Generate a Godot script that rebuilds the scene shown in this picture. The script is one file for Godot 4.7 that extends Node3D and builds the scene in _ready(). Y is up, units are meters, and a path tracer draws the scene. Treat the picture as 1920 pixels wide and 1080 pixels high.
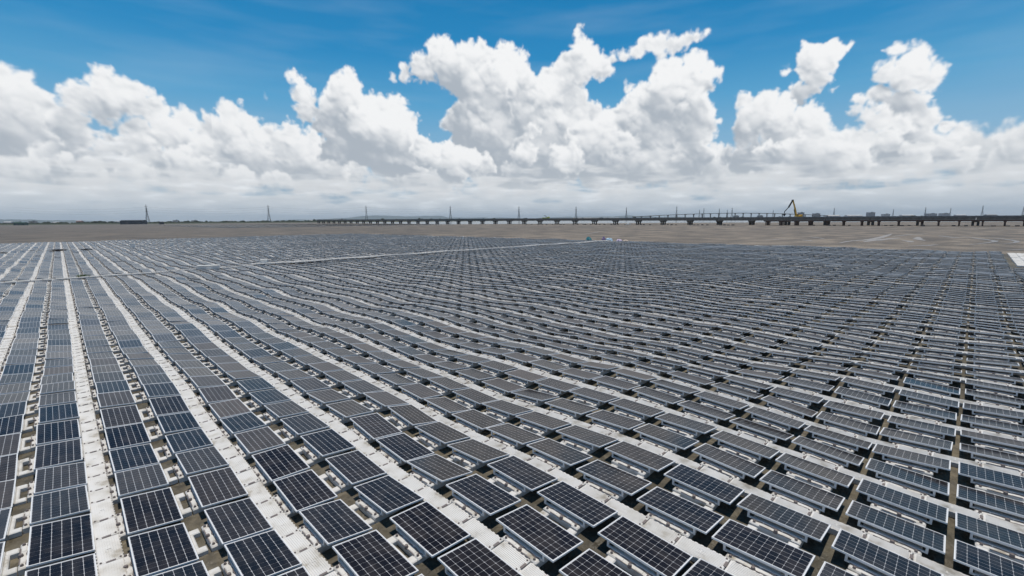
extends Node3D

# World axes: X runs along the panel rows' facing direction, -Z along the panel columns, y is up, metres.
const EYE := Vector3(0.0, 7.05, 0.0)
const YAW := -44.633
const PITCH := -8.606
const ROLL := -0.4157
const PU := 2.893      # spacing of a pair of panel columns with its walkway
const PV := 1.785      # spacing of the rows
const TILT := -7.5

var wave := FastNoiseLite.new()
var ripple := FastNoiseLite.new()
var rng := RandomNumberGenerator.new()
var M := {}
var cam_basis: Basis
var used := {}


func _ready() -> void:
	# ---------------------------------------------------------------- camera, sky, sun, exposure
	var cam := Camera3D.new()
	cam.name = "camera"
	cam.fov = 64.70
	cam.near = 0.1
	cam.far = 60000.0
	add_child(cam)
	cam_basis = Basis.from_euler(Vector3(deg_to_rad(PITCH), deg_to_rad(YAW), 0.0)) * Basis(Vector3(0, 0, 1), deg_to_rad(ROLL))
	cam.transform = Transform3D(cam_basis, EYE)
	cam.current = true
	var env := Environment.new()
	env.background_mode = Environment.BG_SKY
	var sky := Sky.new()
	var sky_mat := PanoramaSkyMaterial.new()
	sky_mat.panorama = ImageTexture.create_from_image(build_sky())
	sky.sky_material = sky_mat
	env.sky = sky
	env.background_energy_multiplier = 1.0
	env.tonemap_mode = Environment.TONE_MAPPER_LINEAR
	env.tonemap_exposure = 1.0
	env.sdfgi_enabled = true
	env.ssao_enabled = true
	env.ssil_enabled = true
	env.fog_enabled = true
	env.fog_density = 0.00005
	env.fog_light_color = Color(0.88, 0.945, 1.0)
	var we := WorldEnvironment.new()
	we.name = "environment"
	we.environment = env
	add_child(we)
	var sun := DirectionalLight3D.new()
	sun.name = "sun"
	sun.light_energy = 1.15
	sun.light_color = Color(1.0, 0.965, 0.91)
	sun.light_angular_distance = 0.5
	sun.shadow_enabled = true
	add_child(sun)
	sun.look_at_from_position(Vector3(0.13, 0.99, -0.06) * 100.0, Vector3.ZERO, Vector3(0, 0, -1))

	# ---------------------------------------------------------------- setting, array, far things
	rng.seed = 20240611
	wave.seed = 5
	wave.noise_type = FastNoiseLite.TYPE_SIMPLEX_SMOOTH
	wave.fractal_type = FastNoiseLite.FRACTAL_NONE
	wave.frequency = 0.095
	ripple.seed = 9
	ripple.noise_type = FastNoiseLite.TYPE_SIMPLEX_SMOOTH
	ripple.fractal_type = FastNoiseLite.FRACTAL_FBM
	ripple.fractal_octaves = 3
	ripple.frequency = 0.55
	make_materials()
	build_ground()
	build_silt_streaks()
	build_hills()
	build_array()
	build_walkways()
	build_far_array()
	build_viaduct()
	build_trestle()
	build_blocks()
	build_excavator()
	build_bridge_truck()
	build_boat()
	build_tarps()
	build_boxes()
	build_pylons()
	build_far_bridge()
	build_trees()
	build_buildings()


# ==================================================================== sky
func fog_noise(fx: float, fy: float, octaves: int, seed_: int, w: int, h: int, sc: float, gain := 1.3) -> PackedFloat32Array:
	# a noise field over w x h pixels at sc pixels per degree; fx, fy in cycles per degree
	var n := FastNoiseLite.new()
	n.seed = seed_
	n.noise_type = FastNoiseLite.TYPE_PERLIN
	n.fractal_type = FastNoiseLite.FRACTAL_FBM
	n.fractal_octaves = octaves
	n.frequency = fy / sc
	var gw: int = maxi(2, int(ceil(w * fx / fy)))
	var im := n.get_image(gw, h, false, false, false)
	im.convert(Image.FORMAT_L8)
	if gw != w:
		im.resize(w, h, Image.INTERPOLATE_CUBIC)
	var b := im.get_data()
	var out := PackedFloat32Array()
	out.resize(w * h)
	for i in w * h:
		out[i] = (b[i] - 127.5) / 127.5 * gain
	return out


func blurred(a: PackedFloat32Array, w: int, h: int, times: int) -> PackedFloat32Array:
	var im := Image.create_from_data(w, h, false, Image.FORMAT_RF, a.to_byte_array())
	var f := 1 << times
	im.resize(maxi(2, w / f), maxi(2, h / f), Image.INTERPOLATE_LANCZOS)
	im.resize(w, h, Image.INTERPOLATE_CUBIC)
	return im.get_data().to_float32_array()


func ss(a: float, b: float, x: float) -> float:
	var t := clampf((x - a) / (b - a), 0.0, 1.0)
	return t * t * (3.0 - 2.0 * t)


func lin(r: float, g: float, b: float) -> Color:
	return Color(r / 255.0, g / 255.0, b / 255.0).srgb_to_linear()


func splat(hm: PackedFloat32Array, cv: PackedFloat32Array, w: int, h: int, x: float, y: float, r: float, z: float, sc: float) -> void:
	# one round puff: its front surface into hm, its depth inside the rim into cv (r, z in degrees; x, y in pixels)
	var rp := r * sc
	var x0 := maxi(0, int(x - rp))
	var x1 := mini(w, int(x + rp) + 2)
	var y0 := maxi(0, int(y - rp))
	var y1 := mini(h, int(y + rp) + 2)
	var r2 := rp * rp
	var inv := 1.0 / sc
	for iy in range(y0, y1):
		var dy := iy + 0.5 - y
		var dd := dy * dy
		var at := iy * w
		for ix in range(x0, x1):
			var dx := ix + 0.5 - x
			var d2 := dx * dx + dd
			if d2 < r2:
				var v := z + sqrt(r2 - d2) * inv
				if v > hm[at + ix]:
					hm[at + ix] = v
				var c := r - sqrt(d2) * inv
				if c > cv[at + ix]:
					cv[at + ix] = c


func cloud_region(a0: float, a1: float, e0: float, e1: float, sc: float, layers: Array, salt: int) -> Image:
	var w := int((a1 - a0) * sc)
	var h := int((e1 - e0) * sc)
	var n := w * h
	var red := PackedFloat32Array()
	var gre := PackedFloat32Array()
	var blu := PackedFloat32Array()
	red.resize(n)
	gre.resize(n)
	blu.resize(n)
	# clear air, with thin cirrus
	var cir := fog_noise(0.05, 0.36, 5, 77 + salt, w, h, sc)
	for y in h:
		var el := e0 + (y + 0.5) / sc
		var c := clear_sky(el)
		var ce := ss(6.0, 15.0, el) * 0.15
		for x in w:
			var i := y * w + x
			var k := clampf(cir[i] * 0.9 + 0.10, 0.0, 1.0) * ce
			red[i] = c.r + (0.62 - c.r) * k
			gre[i] = c.g + (0.72 - c.g) * k
			blu[i] = c.b + (0.80 - c.b) * k
	var nz := fog_noise(1.3, 1.3, 5, 9 + salt, w, h, sc)
	var wx := fog_noise(0.55, 0.55, 5, 5 + salt, w, h, sc, 1.3 * 0.62)
	var wy := fog_noise(0.55, 0.55, 5, 6 + salt, w, h, sc, 1.3 * 0.62)
	var mac := fog_noise(0.22, 0.30, 4, 70 + salt, w, h, sc)
	var down := 0 if sc > 8.0 else 1
	var sh := lin(174, 183, 193)
	var wh := lin(246, 247, 248)
	var hz := lin(204, 210, 215)
	for layer in layers:
		var key: int = layer[0]
		var opt: Dictionary = layer[1]
		var circ: Array = layer[2]
		var rag: float = opt.get("rag", 0.36)
		var soft: float = opt.get("soft", 0.50)
		var haze: float = opt.get("haze", 0.0)
		var base: float = opt.get("base", 2.6)
		var lo := Vector2(1e9, 1e9)
		var hi := Vector2(-1e9, -1e9)
		for k in range(0, circ.size(), 3):
			var q := Vector2(circ[k], circ[k + 1])
			var m: float = circ[k + 2] * 1.35 + 1.0
			lo = lo.min(q - Vector2(m, m))
			hi = hi.max(q + Vector2(m, m))
		var bx := maxi(0, int((lo.x - a0) * sc))
		var by := maxi(0, int((maxf(lo.y, base - 1.6) - e0) * sc))
		var bw := mini(w, int((hi.x - a0) * sc)) - bx
		var bh := mini(h, int((hi.y - e0) * sc)) - by
		if bw < 16 or bh < 16:
			continue
		var hm := PackedFloat32Array()
		var cv := PackedFloat32Array()
		hm.resize(bw * bh)
		cv.resize(bw * bh)
		hm.fill(-1.0)
		cv.fill(-1.0)
		var rn := RandomNumberGenerator.new()
		rn.seed = 1000 + key * 17 + salt
		for k in range(0, circ.size(), 3):
			var px: float = (circ[k] - a0) * sc - bx
			var py: float = (circ[k + 1] - e0) * sc - by
			var rr: float = circ[k + 2]
			splat(hm, cv, bw, bh, px, py, rr, 0.0, sc)
			for i in 11:
				var th := rn.randf() * TAU
				var q := rr * 0.8 * (0.55 + 0.45 * sqrt(rn.randf()))
				var r1 := rr * (0.30 + 0.22 * rn.randf())
				var skip := rn.randf() < 0.5
				if sin(th) < -0.3 and skip:
					continue
				var x1 := px + q * cos(th) * sc
				var y1 := py + q * sin(th) * sc
				var z1 := sqrt(maxf(rr * rr - q * q, 0.0)) * 0.75
				splat(hm, cv, bw, bh, x1, y1, r1, z1, sc)
				for j in 9:
					th = rn.randf() * TAU
					var q2 := r1 * (0.45 + 0.5 * rn.randf())
					var r2 := r1 * (0.25 + 0.22 * rn.randf())
					splat(hm, cv, bw, bh, x1 + q2 * cos(th) * sc, y1 + q2 * sin(th) * sc, r2, z1 + sqrt(maxf(r1 * r1 - q2 * q2, 0.0)) * 0.8, sc)
		# ragged outline: look both fields up through a warp
		var shift := (key * 131) % w
		var hw := PackedFloat32Array()
		var al := PackedFloat32Array()
		var cw := PackedFloat32Array()
		hw.resize(bw * bh)
		al.resize(bw * bh)
		cw.resize(bw * bh)
		for y in bh:
			var row := (by + y) * w
			for x in bw:
				var g := row + (bx + x + shift) % w
				var fx := clampf(x + wx[g] * sc, 0.0, bw - 1.01)
				var fy := clampf(y + wy[g] * sc, 0.0, bh - 1.01)
				var ix := int(fx)
				var iy := int(fy)
				var tx := fx - ix
				var ty := fy - iy
				var o := iy * bw + ix
				var i := y * bw + x
				hw[i] = maxf(-0.5, (hm[o] * (1.0 - tx) + hm[o + 1] * tx) * (1.0 - ty) + (hm[o + bw] * (1.0 - tx) + hm[o + bw + 1] * tx) * ty)
				var c := (cv[o] * (1.0 - tx) + cv[o + 1] * tx) * (1.0 - ty) + (cv[o + bw] * (1.0 - tx) + cv[o + bw + 1] * tx) * ty + nz[g] * rag
				cw[i] = c
				al[i] = ss(0.0, soft, c)
		var hs := blurred(hw, bw, bh, 1)
		var hl := blurred(hw, bw, bh, 3 - down)
		var hx := blurred(hw, bw, bh, 5 - down)
		var a8 := blurred(al, bw, bh, 3 - down)
		var a16 := blurred(al, bw, bh, 4 - down)
		for y in bh:
			var el := e0 + (by + y + 0.5) / sc
			var low := 0.13 * (1.0 - ss(4.5, 14.0, el))
			var hk0 := haze + 0.55 * (1.0 - ss(1.0, 7.5, el))
			var ym := maxi(y - 1, 0) * bw
			var yp := mini(y + 1, bh - 1) * bw
			var yu1 := mini(y + int(1.6 * sc), bh - 1) * bw
			var yu2 := mini(y + int(4.0 * sc), bh - 1) * bw
			for x in bw:
				var i := y * bw + x
				if al[i] <= 0.002:
					continue
				var g := (by + y) * w + (bx + x + shift) % w
				var n1 := nz[g]
				var a := al[i] * ss(base, base + 2.2, el + n1 * 1.2)
				if a <= 0.002:
					continue
				var xm := maxi(x - 1, 0)
				var xp := mini(x + 1, bw - 1)
				var k := sc * 0.5
				var gx := (hs[y * bw + xp] - hs[y * bw + xm]) * k * 0.8
				var gy := (hs[yp + x] - hs[ym + x]) * k * 0.8
				var d1 := (-gx * 0.42 - gy * 0.80 + 0.42) / sqrt(gx * gx + gy * gy + 1.0)
				gx = (hl[y * bw + xp] - hl[y * bw + xm]) * k * 0.9
				gy = (hl[yp + x] - hl[ym + x]) * k * 0.9
				var d2 := (-gx * 0.42 - gy * 0.80 + 0.42) / sqrt(gx * gx + gy * gy + 1.0)
				gx = (hx[y * bw + xp] - hx[y * bw + xm]) * k
				gy = (hx[yp + x] - hx[ym + x]) * k
				var d3 := (-gx * 0.42 - gy * 0.80 + 0.42) / sqrt(gx * gx + gy * gy + 1.0)
				var t := 0.585 + 0.17 * d1 + 0.26 * d2 + 0.22 * d3 + clampf((hs[i] - hl[i]) * 0.30, -0.22, 0.16) + n1 * 0.05
				t += -0.14 * a8[yu1 + mini(x + int(0.5 * sc), bw - 1)] - 0.24 * a16[yu2 + mini(x + int(sc), bw - 1)] + 0.34 * mac[g] - low
				t += 0.14 * (1.0 - ss(0.0, 0.8, cw[i]))
				t = ss(0.12, 1.0, t)
				var hk := clampf(hk0, 0.0, 1.0)
				var o := (by + y) * w + bx + x
				red[o] += (lerpf(lerpf(sh.r, wh.r, t), hz.r, hk) - red[o]) * a
				gre[o] += (lerpf(lerpf(sh.g, wh.g, t), hz.g, hk) - gre[o]) * a
				blu[o] += (lerpf(lerpf(sh.b, wh.b, t), hz.b, hk) - blu[o]) * a
	# the low bank of far cloud and the murk along the horizon
	var b1 := fog_noise(0.16, 0.9, 5, 301 + salt, w, h, sc)
	var b2 := fog_noise(0.30, 1.4, 4, 333 + salt, w, h, sc)
	var bank := lin(224, 227, 230)
	var murk := lin(176, 191, 205)
	var lut := PackedByteArray()
	lut.resize(4096)
	for i in 4096:
		lut[i] = int(clampf(Color(i / 4095.0, 0, 0).linear_to_srgb().r * 255.0 + 0.5, 0.0, 255.0))
	var out := PackedByteArray()
	out.resize(n * 4)
	for y in h:
		var el := e0 + (y + 0.5) / sc
		for x in w:
			var i := y * w + x
			if el < 9.0:
				var n2 := b2[i]
				var k := ss(-0.35, 0.25, b1[i] + (4.2 - el) * 0.22) * 0.85
				var lit := 1.0 + 0.10 * n2 + 0.12 * ss(0.1, 0.6, n2)
				red[i] += (bank.r * lit - red[i]) * k
				gre[i] += (bank.g * lit - gre[i]) * k
				blu[i] += (bank.b * lit - blu[i]) * k
				k = (1.0 - ss(-0.5, 3.3, el + 0.5 * n2)) * 0.92
				red[i] += (murk.r - red[i]) * k
				gre[i] += (murk.g - gre[i]) * k
				blu[i] += (murk.b - blu[i]) * k
			var o := ((h - 1 - y) * w + x) * 4
			out[o] = lut[int(clampf(red[i], 0.0, 1.0) * 4095.0)]
			out[o + 1] = lut[int(clampf(gre[i], 0.0, 1.0) * 4095.0)]
			out[o + 2] = lut[int(clampf(blu[i], 0.0, 1.0) * 4095.0)]
			out[o + 3] = 255
	return Image.create_from_data(w, h, false, Image.FORMAT_RGBA8, out)


func clear_sky(el: float) -> Color:
	var at := [0.0, 4.0, 8.0, 13.0, 18.0, 24.0, 30.0, 42.0, 90.0]
	var col := [lin(158, 176, 190), lin(150, 180, 202), lin(134, 180, 212), lin(90, 162, 207), lin(46, 138, 194), lin(29, 125, 183), lin(19, 113, 172), lin(22, 95, 147), lin(24, 76, 117)]
	var e := clampf(el, 0.0, 89.9)
	var k := 0
	while at[k + 1] < e:
		k += 1
	var t: float = (e - at[k]) / (at[k + 1] - at[k])
	return (col[k] as Color).lerp(col[k + 1], t)


func build_sky() -> Image:
	var sc := 4096.0 / 360.0
	var whole := Image.create_empty(4096, 2048, false, Image.FORMAT_RGBA8)
	# overhead: plain blue air
	for y in 1024:
		var c := clear_sky(90.0 - (y + 0.5) / sc).linear_to_srgb()
		whole.fill_rect(Rect2i(0, y, 4096, 1), c)
	whole.fill_rect(Rect2i(0, 1024, 4096, 1024), Color(0.45, 0.42, 0.38))
	# round the rest of the horizon the same weather goes on
	var rn := RandomNumberGenerator.new()
	rn.seed = 31
	var others := []
	var a := 66.0
	var k := 0
	while a < 292.0:
		var c := []
		var tall := rn.randf_range(9.0, 20.0)
		var wide := rn.randf_range(5.0, 10.0)
		for i in 16:
			var up := rn.randf()
			var r := rn.randf_range(1.6, 3.6) * (1.25 - 0.6 * up)
			c.append_array([a + wide + rn.randf_range(-wide, wide) * (1.1 - 0.7 * up), 5.0 + tall * up, r])
		others.append([200 + k, {}, c])
		k += 1
		a += wide * rn.randf_range(1.2, 1.7)
	var rest := cloud_region(62.0, 298.0, -1.0, 37.0, sc * 0.5, others, 500)
	rest.resize(rest.get_width() * 2, rest.get_height() * 2, Image.INTERPOLATE_CUBIC)
	var view := cloud_region(-62.0, 62.0, -1.0, 37.0, sc, cloud_layers(), 0)
	var top := int((90.0 - 37.0) * sc)
	lay(whole, rest, 62.0 - YAW, top)
	lay(whole, view, -62.0 - YAW, top)
	return whole


func lay(whole_sky: Image, piece: Image, az: float, top: int) -> void:
	# the panorama's left edge looks along -Z; a piece may run over it
	var x0 := posmod(int(az / 360.0 * 4096.0), 4096)
	var w := piece.get_width()
	var first := mini(w, 4096 - x0)
	whole_sky.blit_rect(piece, Rect2i(0, 0, first, piece.get_height()), Vector2i(x0, top))
	if first < w:
		whole_sky.blit_rect(piece, Rect2i(first, 0, w - first, piece.get_height()), Vector2i(0, top))


func cloud_layers() -> Array:
	# each layer: seed, options, puffs as azimuth from the view's middle, elevation and radius in degrees
	var out := []
	var low := []
	var a := -50.0
	while a < 52.0:
		low.append_array([a, 5.0 + 0.8 * sin(a * 0.9), 2.2 + 0.8 * sin(a * 0.55 + 1.0)])
		a += 2.4
	out.append([21, {"haze": 0.25, "base": 1.5, "rag": 0.5, "soft": 0.9}, low])
	out.append([11, {"haze": 0.03}, [-46.1,11.1,1.60, -47.2,9.3,2.31, -45.1,9.4,2.02, -44.3,7.8,1.97, -46.3,6.8,2.58, -46.3,4.8,2.09]])
	out.append([61, {"haze": 0.03}, [-40.3,12.0,1.60, -42.0,10.8,1.55, -38.7,11.3,1.90, -40.6,10.3,1.53, -37.0,10.6,1.56, -42.9,8.4,1.70, -42.6,7.3,1.35, -38.0,8.2,1.72, -34.5,10.0,1.38, -35.5,8.3,2.07, -40.3,6.4,1.66, -44.0,5.0,2.03, -41.6,4.7,2.15, -38.1,5.4,2.51]])
	out.append([62, {"haze": 0.05}, [-30.6,11.2,1.10, -30.1,10.2,1.67, -28.6,10.1,1.14, -31.8,8.3,2.11, -29.7,7.7,2.19, -27.4,8.6,1.75, -25.0,8.4,2.01, -22.6,8.2,1.76, -20.9,7.0,2.01, -24.4,6.4,2.88, -33.4,5.6,2.73, -31.0,5.8,2.83, -27.6,5.4,2.73, -21.2,5.0,2.14]])
	out.append([63, {"haze": 0.12, "soft": 0.5}, [-47.6,3.8,1.69, -45.7,4.4,1.42, -43.6,5.4,0.96, -42.0,4.5,1.55, -39.0,4.3,1.86, -35.5,6.0,1.31, -33.9,4.6,2.04, -30.2,4.2,1.93, -26.7,4.0,1.52]])
	out.append([14, {}, [26.1,12.2,1.05, 28.3,12.1,1.20, 27.4,10.5,2.17, 29.8,11.2,1.46, 26.5,9.0,1.55, 30.0,8.6,2.30, 24.7,6.8,1.11, 23.7,7.4,0.77, 26.7,6.2,1.96, 29.2,6.0,2.36]])
	out.append([16, {}, [38.5,14.8,0.84, 40.0,14.2,1.18, 41.2,13.7,0.55, 37.9,13.3,1.05, 39.5,12.6,1.73, 41.0,11.9,1.18, 41.5,12.7,0.73, 37.7,11.2,1.08, 39.4,10.0,1.77, 40.6,8.5,1.75, 42.8,7.6,0.95, 43.6,6.9,0.80, 41.6,6.0,1.89, 39.3,6.1,1.67, 43.8,5.2,1.31, 40.0,7.6,1.75]])
	out.append([18, {"haze": 0.1}, [46.9,5.9,1.07, 45.6,6.4,0.59, 47.6,4.9,1.58, 46.1,4.6,1.10, 45.0,6.2,0.35, 48.6,5.7,1.90]])
	out.append([31, {"rag": 0.3, "soft": 0.5}, [12.0,17.6,0.73, 13.1,18.0,0.82, 14.2,18.3,0.92, 15.0,18.5,1.01, 15.8,18.8,1.05, 16.9,18.6,1.14, 18.0,18.5,1.08, 19.1,18.6,1.02, 20.1,18.8,0.96, 21.0,19.0,0.76, 21.9,19.3,0.57, 17.0,17.8,0.75, 18.6,18.0,0.69]])
	out.append([15, {"rag": 0.3, "soft": 0.35}, [31.8,15.6,1.23, 33.0,14.8,1.39, 33.8,15.8,0.99, 34.7,16.0,0.53, 32.4,13.5,1.16, 31.1,12.7,0.71, 29.8,14.6,0.45, 33.9,12.5,0.38, 31.4,14.2,0.96, 31.7,12.4,0.79, 30.9,12.0,0.72, 30.3,12.8,0.54, 31.2,11.5,0.63, 32.4,12.5,0.61]])
	out.append([41, {"rag": 0.6, "soft": 1.5}, [29.8,14.7,0.49, 33.8,12.5,0.47, -27.2,12.7,0.38, -32.2,10.6,0.49, -26.4,11.5,0.24]])
	out.append([64, {}, [31.8,10.3,1.16, 32.8,8.8,1.76, 34.4,7.1,1.74, 28.7,6.7,1.43, 36.1,5.9,1.53, 31.7,5.6,2.82, 34.0,5.2,1.99, 37.0,5.2,1.26]])
	out.append([65, {}, [36.2,10.9,0.82, 35.8,10.2,0.67, 37.1,9.6,1.06, 37.9,8.9,1.29, 39.5,8.3,1.18, 38.5,7.0,1.37, 40.9,5.6,1.39]])
	out.append([13, {}, [-13.8,15.9,0.68, -12.3,16.2,1.05, -10.2,17.0,1.69, -8.8,19.3,1.35, -8.0,17.9,2.11, -5.4,16.4,3.01, -3.3,14.3,3.62, -0.8,18.1,1.81, 0.3,17.0,2.15, -3.1,18.0,1.81, 0.2,14.7,2.74, -1.5,10.8,4.23, -5.6,11.4,2.53, -0.5,8.1,4.03, -4.4,8.1,3.17]])
	out.append([66, {}, [8.0,20.4,0.72, 8.3,19.2,1.30, 9.0,17.8,1.88, 7.6,16.8,2.23, 10.7,16.8,1.47, 5.3,15.3,2.49, 6.5,13.0,3.07, 3.4,11.6,3.35, 4.7,8.2,4.55, 8.5,10.0,3.34, 2.1,14.0,2.75]])
	out.append([67, {}, [20.8,16.3,1.56, 22.4,15.5,1.26, 23.3,15.0,0.82, 18.1,15.0,2.41, 20.3,13.7,2.78, 15.2,13.3,1.99, 13.6,14.6,0.74, 17.0,11.2,3.74, 20.5,10.0,3.16, 12.2,10.2,2.73, 11.0,7.5,4.18, 16.3,7.3,4.03, 20.4,6.5,2.73]])
	out.append([68, {"soft": 0.6}, [2.7,10.5,0.91, 12.2,9.6,1.22, 13.5,8.5,1.66, 1.7,7.7,1.74, 6.6,7.0,2.30, 0.1,6.0,1.29]])
	out.append([12, {}, [-24.5,15.4,0.72, -23.9,14.7,0.92, -23.6,13.3,1.38, -23.2,11.8,1.30, -18.9,14.6,1.89, -19.3,12.6,2.69, -16.7,12.0,2.44, -13.8,12.2,1.84, -13.1,10.5,2.20, -16.8,9.4,3.56, -20.7,10.7,2.07, -19.8,8.3,2.39, -14.5,7.6,3.06, -12.1,7.0,2.26]])
	out.append([69, {"soft": 0.4}, [-10.2,7.7,1.94, -8.0,8.0,1.49, -5.7,7.1,1.74, -7.0,6.5,2.32, -3.5,6.5,1.52]])
	return out


# ==================================================================== shape helpers
var X := Transform3D()      # every shape helper draws through this transform


func tool() -> SurfaceTool:
	var st := SurfaceTool.new()
	st.begin(Mesh.PRIMITIVE_TRIANGLES)
	st.set_smooth_group(-1)
	return st


func tri(st: SurfaceTool, a: Vector3, b: Vector3, c: Vector3, out: Vector3) -> void:
	var p := X * a
	var q := X * b
	var r := X * c
	var o := X.basis * out
	if (r - p).cross(q - p).dot(o) < 0.0:
		var s := q
		q = r
		r = s
	st.add_vertex(p)
	st.add_vertex(q)
	st.add_vertex(r)


func quad(st: SurfaceTool, a: Vector3, b: Vector3, c: Vector3, d: Vector3, out: Vector3) -> void:
	tri(st, a, b, c, out)
	tri(st, a, c, d, out)


func box(st: SurfaceTool, c: Vector3, s: Vector3, bevel := 0.0) -> void:
	var h := s * 0.5
	var yt := h.y - bevel
	var lo := [Vector3(-h.x, -h.y, -h.z), Vector3(h.x, -h.y, -h.z), Vector3(h.x, -h.y, h.z), Vector3(-h.x, -h.y, h.z)]
	var mid := [Vector3(-h.x, yt, -h.z), Vector3(h.x, yt, -h.z), Vector3(h.x, yt, h.z), Vector3(-h.x, yt, h.z)]
	var e := Vector3(bevel, 0, bevel)
	var top := [Vector3(-h.x + e.x, h.y, -h.z + e.z), Vector3(h.x - e.x, h.y, -h.z + e.z), Vector3(h.x - e.x, h.y, h.z - e.z), Vector3(-h.x + e.x, h.y, h.z - e.z)]
	var outs := [Vector3(0, 0, -1), Vector3(1, 0, 0), Vector3(0, 0, 1), Vector3(-1, 0, 0)]
	for k in 4:
		var n := (k + 1) % 4
		quad(st, c + lo[k], c + lo[n], c + mid[n], c + mid[k], outs[k])
		if bevel > 0.0:
			quad(st, c + mid[k], c + mid[n], c + top[n], c + top[k], outs[k] + Vector3.UP)
	quad(st, c + top[0], c + top[1], c + top[2], c + top[3], Vector3.UP)
	quad(st, c + lo[0], c + lo[1], c + lo[2], c + lo[3], Vector3.DOWN)


func bar(st: SurfaceTool, a: Vector3, b: Vector3, w: float, t: float) -> void:
	# a square bar from a to b
	var d := (b - a).normalized()
	var side := d.cross(Vector3.UP)
	if side.length() < 0.01:
		side = Vector3.RIGHT
	side = side.normalized() * w * 0.5
	var up := side.cross(d).normalized() * t * 0.5
	var o := [-side - up, side - up, side + up, -side + up]
	for k in 4:
		var n := (k + 1) % 4
		quad(st, a + o[k], b + o[k], b + o[n], a + o[n], o[k] + o[n])
	quad(st, a + o[0], a + o[1], a + o[2], a + o[3], -d)
	quad(st, b + o[0], b + o[1], b + o[2], b + o[3], d)


func cyl(st: SurfaceTool, a: Vector3, b: Vector3, r0: float, r1: float, n: int) -> void:
	var d := (b - a).normalized()
	var s := d.cross(Vector3.RIGHT if absf(d.x) < 0.9 else Vector3.UP).normalized()
	var t := s.cross(d).normalized()
	for k in n:
		var p := s * cos(TAU * k / n) + t * sin(TAU * k / n)
		var q := s * cos(TAU * (k + 1) / n) + t * sin(TAU * (k + 1) / n)
		quad(st, a + p * r0, a + q * r0, b + q * r1, b + p * r1, p + q)
		tri(st, b, b + p * r1, b + q * r1, d)
		tri(st, a, a + p * r0, a + q * r0, -d)


func done(st: SurfaceTool, m: Material, into: ArrayMesh = null) -> ArrayMesh:
	st.generate_normals()
	st.set_material(m)
	return st.commit(into)


func numbered(called: String) -> String:
	var k: int = used.get(called, 0)
	used[called] = k + 1
	return called if k == 0 else "%s_%03d" % [called, k]


func part(parent: Node3D, called: String, mesh: Mesh, at := Transform3D()) -> MeshInstance3D:
	var o := MeshInstance3D.new()
	var k := 0
	o.name = called
	while parent.has_node(NodePath(o.name)):
		k += 1
		o.name = "%s_%03d" % [called, k]
	o.mesh = mesh
	o.transform = at
	parent.add_child(o, true)
	return o


func thing(called: String, label: String, category: String, at := Transform3D(), group := "") -> Node3D:
	var o := Node3D.new()
	o.name = numbered(called)
	o.transform = at
	o.set_meta("label", label)
	o.set_meta("category", category)
	if group != "":
		o.set_meta("group", group)
	add_child(o, true)
	return o


func whole(called: String, label: String, kind: String, mesh: Mesh, category := "") -> MeshInstance3D:
	var o := MeshInstance3D.new()
	o.name = numbered(called)
	o.mesh = mesh
	o.set_meta("label", label)
	if kind != "":
		o.set_meta("kind", kind)
	if category != "":
		o.set_meta("category", category)
	add_child(o, true)
	return o


func crowd(called: String, label: String, mesh: Mesh, places: Array, colors: Array, parent: Node3D = null) -> MultiMeshInstance3D:
	var mm := MultiMesh.new()
	mm.transform_format = MultiMesh.TRANSFORM_3D
	mm.use_colors = colors.size() > 0
	mm.mesh = mesh
	mm.instance_count = places.size()
	for i in places.size():
		mm.set_instance_transform(i, places[i])
		if colors.size() > 0:
			mm.set_instance_color(i, colors[i])
	var o := MultiMeshInstance3D.new()
	o.name = called if parent else numbered(called)
	o.multimesh = mm
	o.set_meta("kind", "stuff")
	if label != "":
		o.set_meta("label", label)
	if parent:
		parent.add_child(o, true)
	else:
		add_child(o, true)
	return o


func ordinal(n: int) -> String:
	var ones := ["", "first", "second", "third", "fourth", "fifth", "sixth", "seventh", "eighth", "ninth", "tenth", "eleventh", "twelfth", "thirteenth", "fourteenth", "fifteenth", "sixteenth", "seventeenth", "eighteenth", "nineteenth"]
	var tens := ["", "", "twent", "thirt", "fort", "fift", "sixt", "sevent", "eight", "ninet"]
	if n < 20:
		return ones[n]
	if n % 10 == 0:
		return tens[n / 10] + "ieth"
	return tens[n / 10] + "y-" + ones[n % 10]


# ==================================================================== materials
func srgb(r: float, g: float, b: float) -> Color:
	# from real-world (linear) base colour
	return Color(r, g, b).linear_to_srgb()


func mat(called: String, c: Color, rough: float, metal := 0.0) -> StandardMaterial3D:
	var m := StandardMaterial3D.new()
	m.resource_name = called
	m.albedo_color = c
	m.roughness = rough
	m.metallic = metal
	M[called] = m
	return m


func grain(freq: float, octaves: int, seed_: int, dark: float, light: float, size := 512) -> NoiseTexture2D:
	var t := NoiseTexture2D.new()
	var n := FastNoiseLite.new()
	n.seed = seed_
	n.noise_type = FastNoiseLite.TYPE_SIMPLEX_SMOOTH
	n.fractal_type = FastNoiseLite.FRACTAL_FBM
	n.fractal_octaves = octaves
	n.frequency = freq
	t.width = size
	t.height = size
	t.seamless = true
	t.noise = n
	var g := Gradient.new()
	g.set_color(0, Color(dark, dark, dark))
	g.set_color(1, Color(light, light, light))
	t.color_ramp = g
	return t


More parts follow.
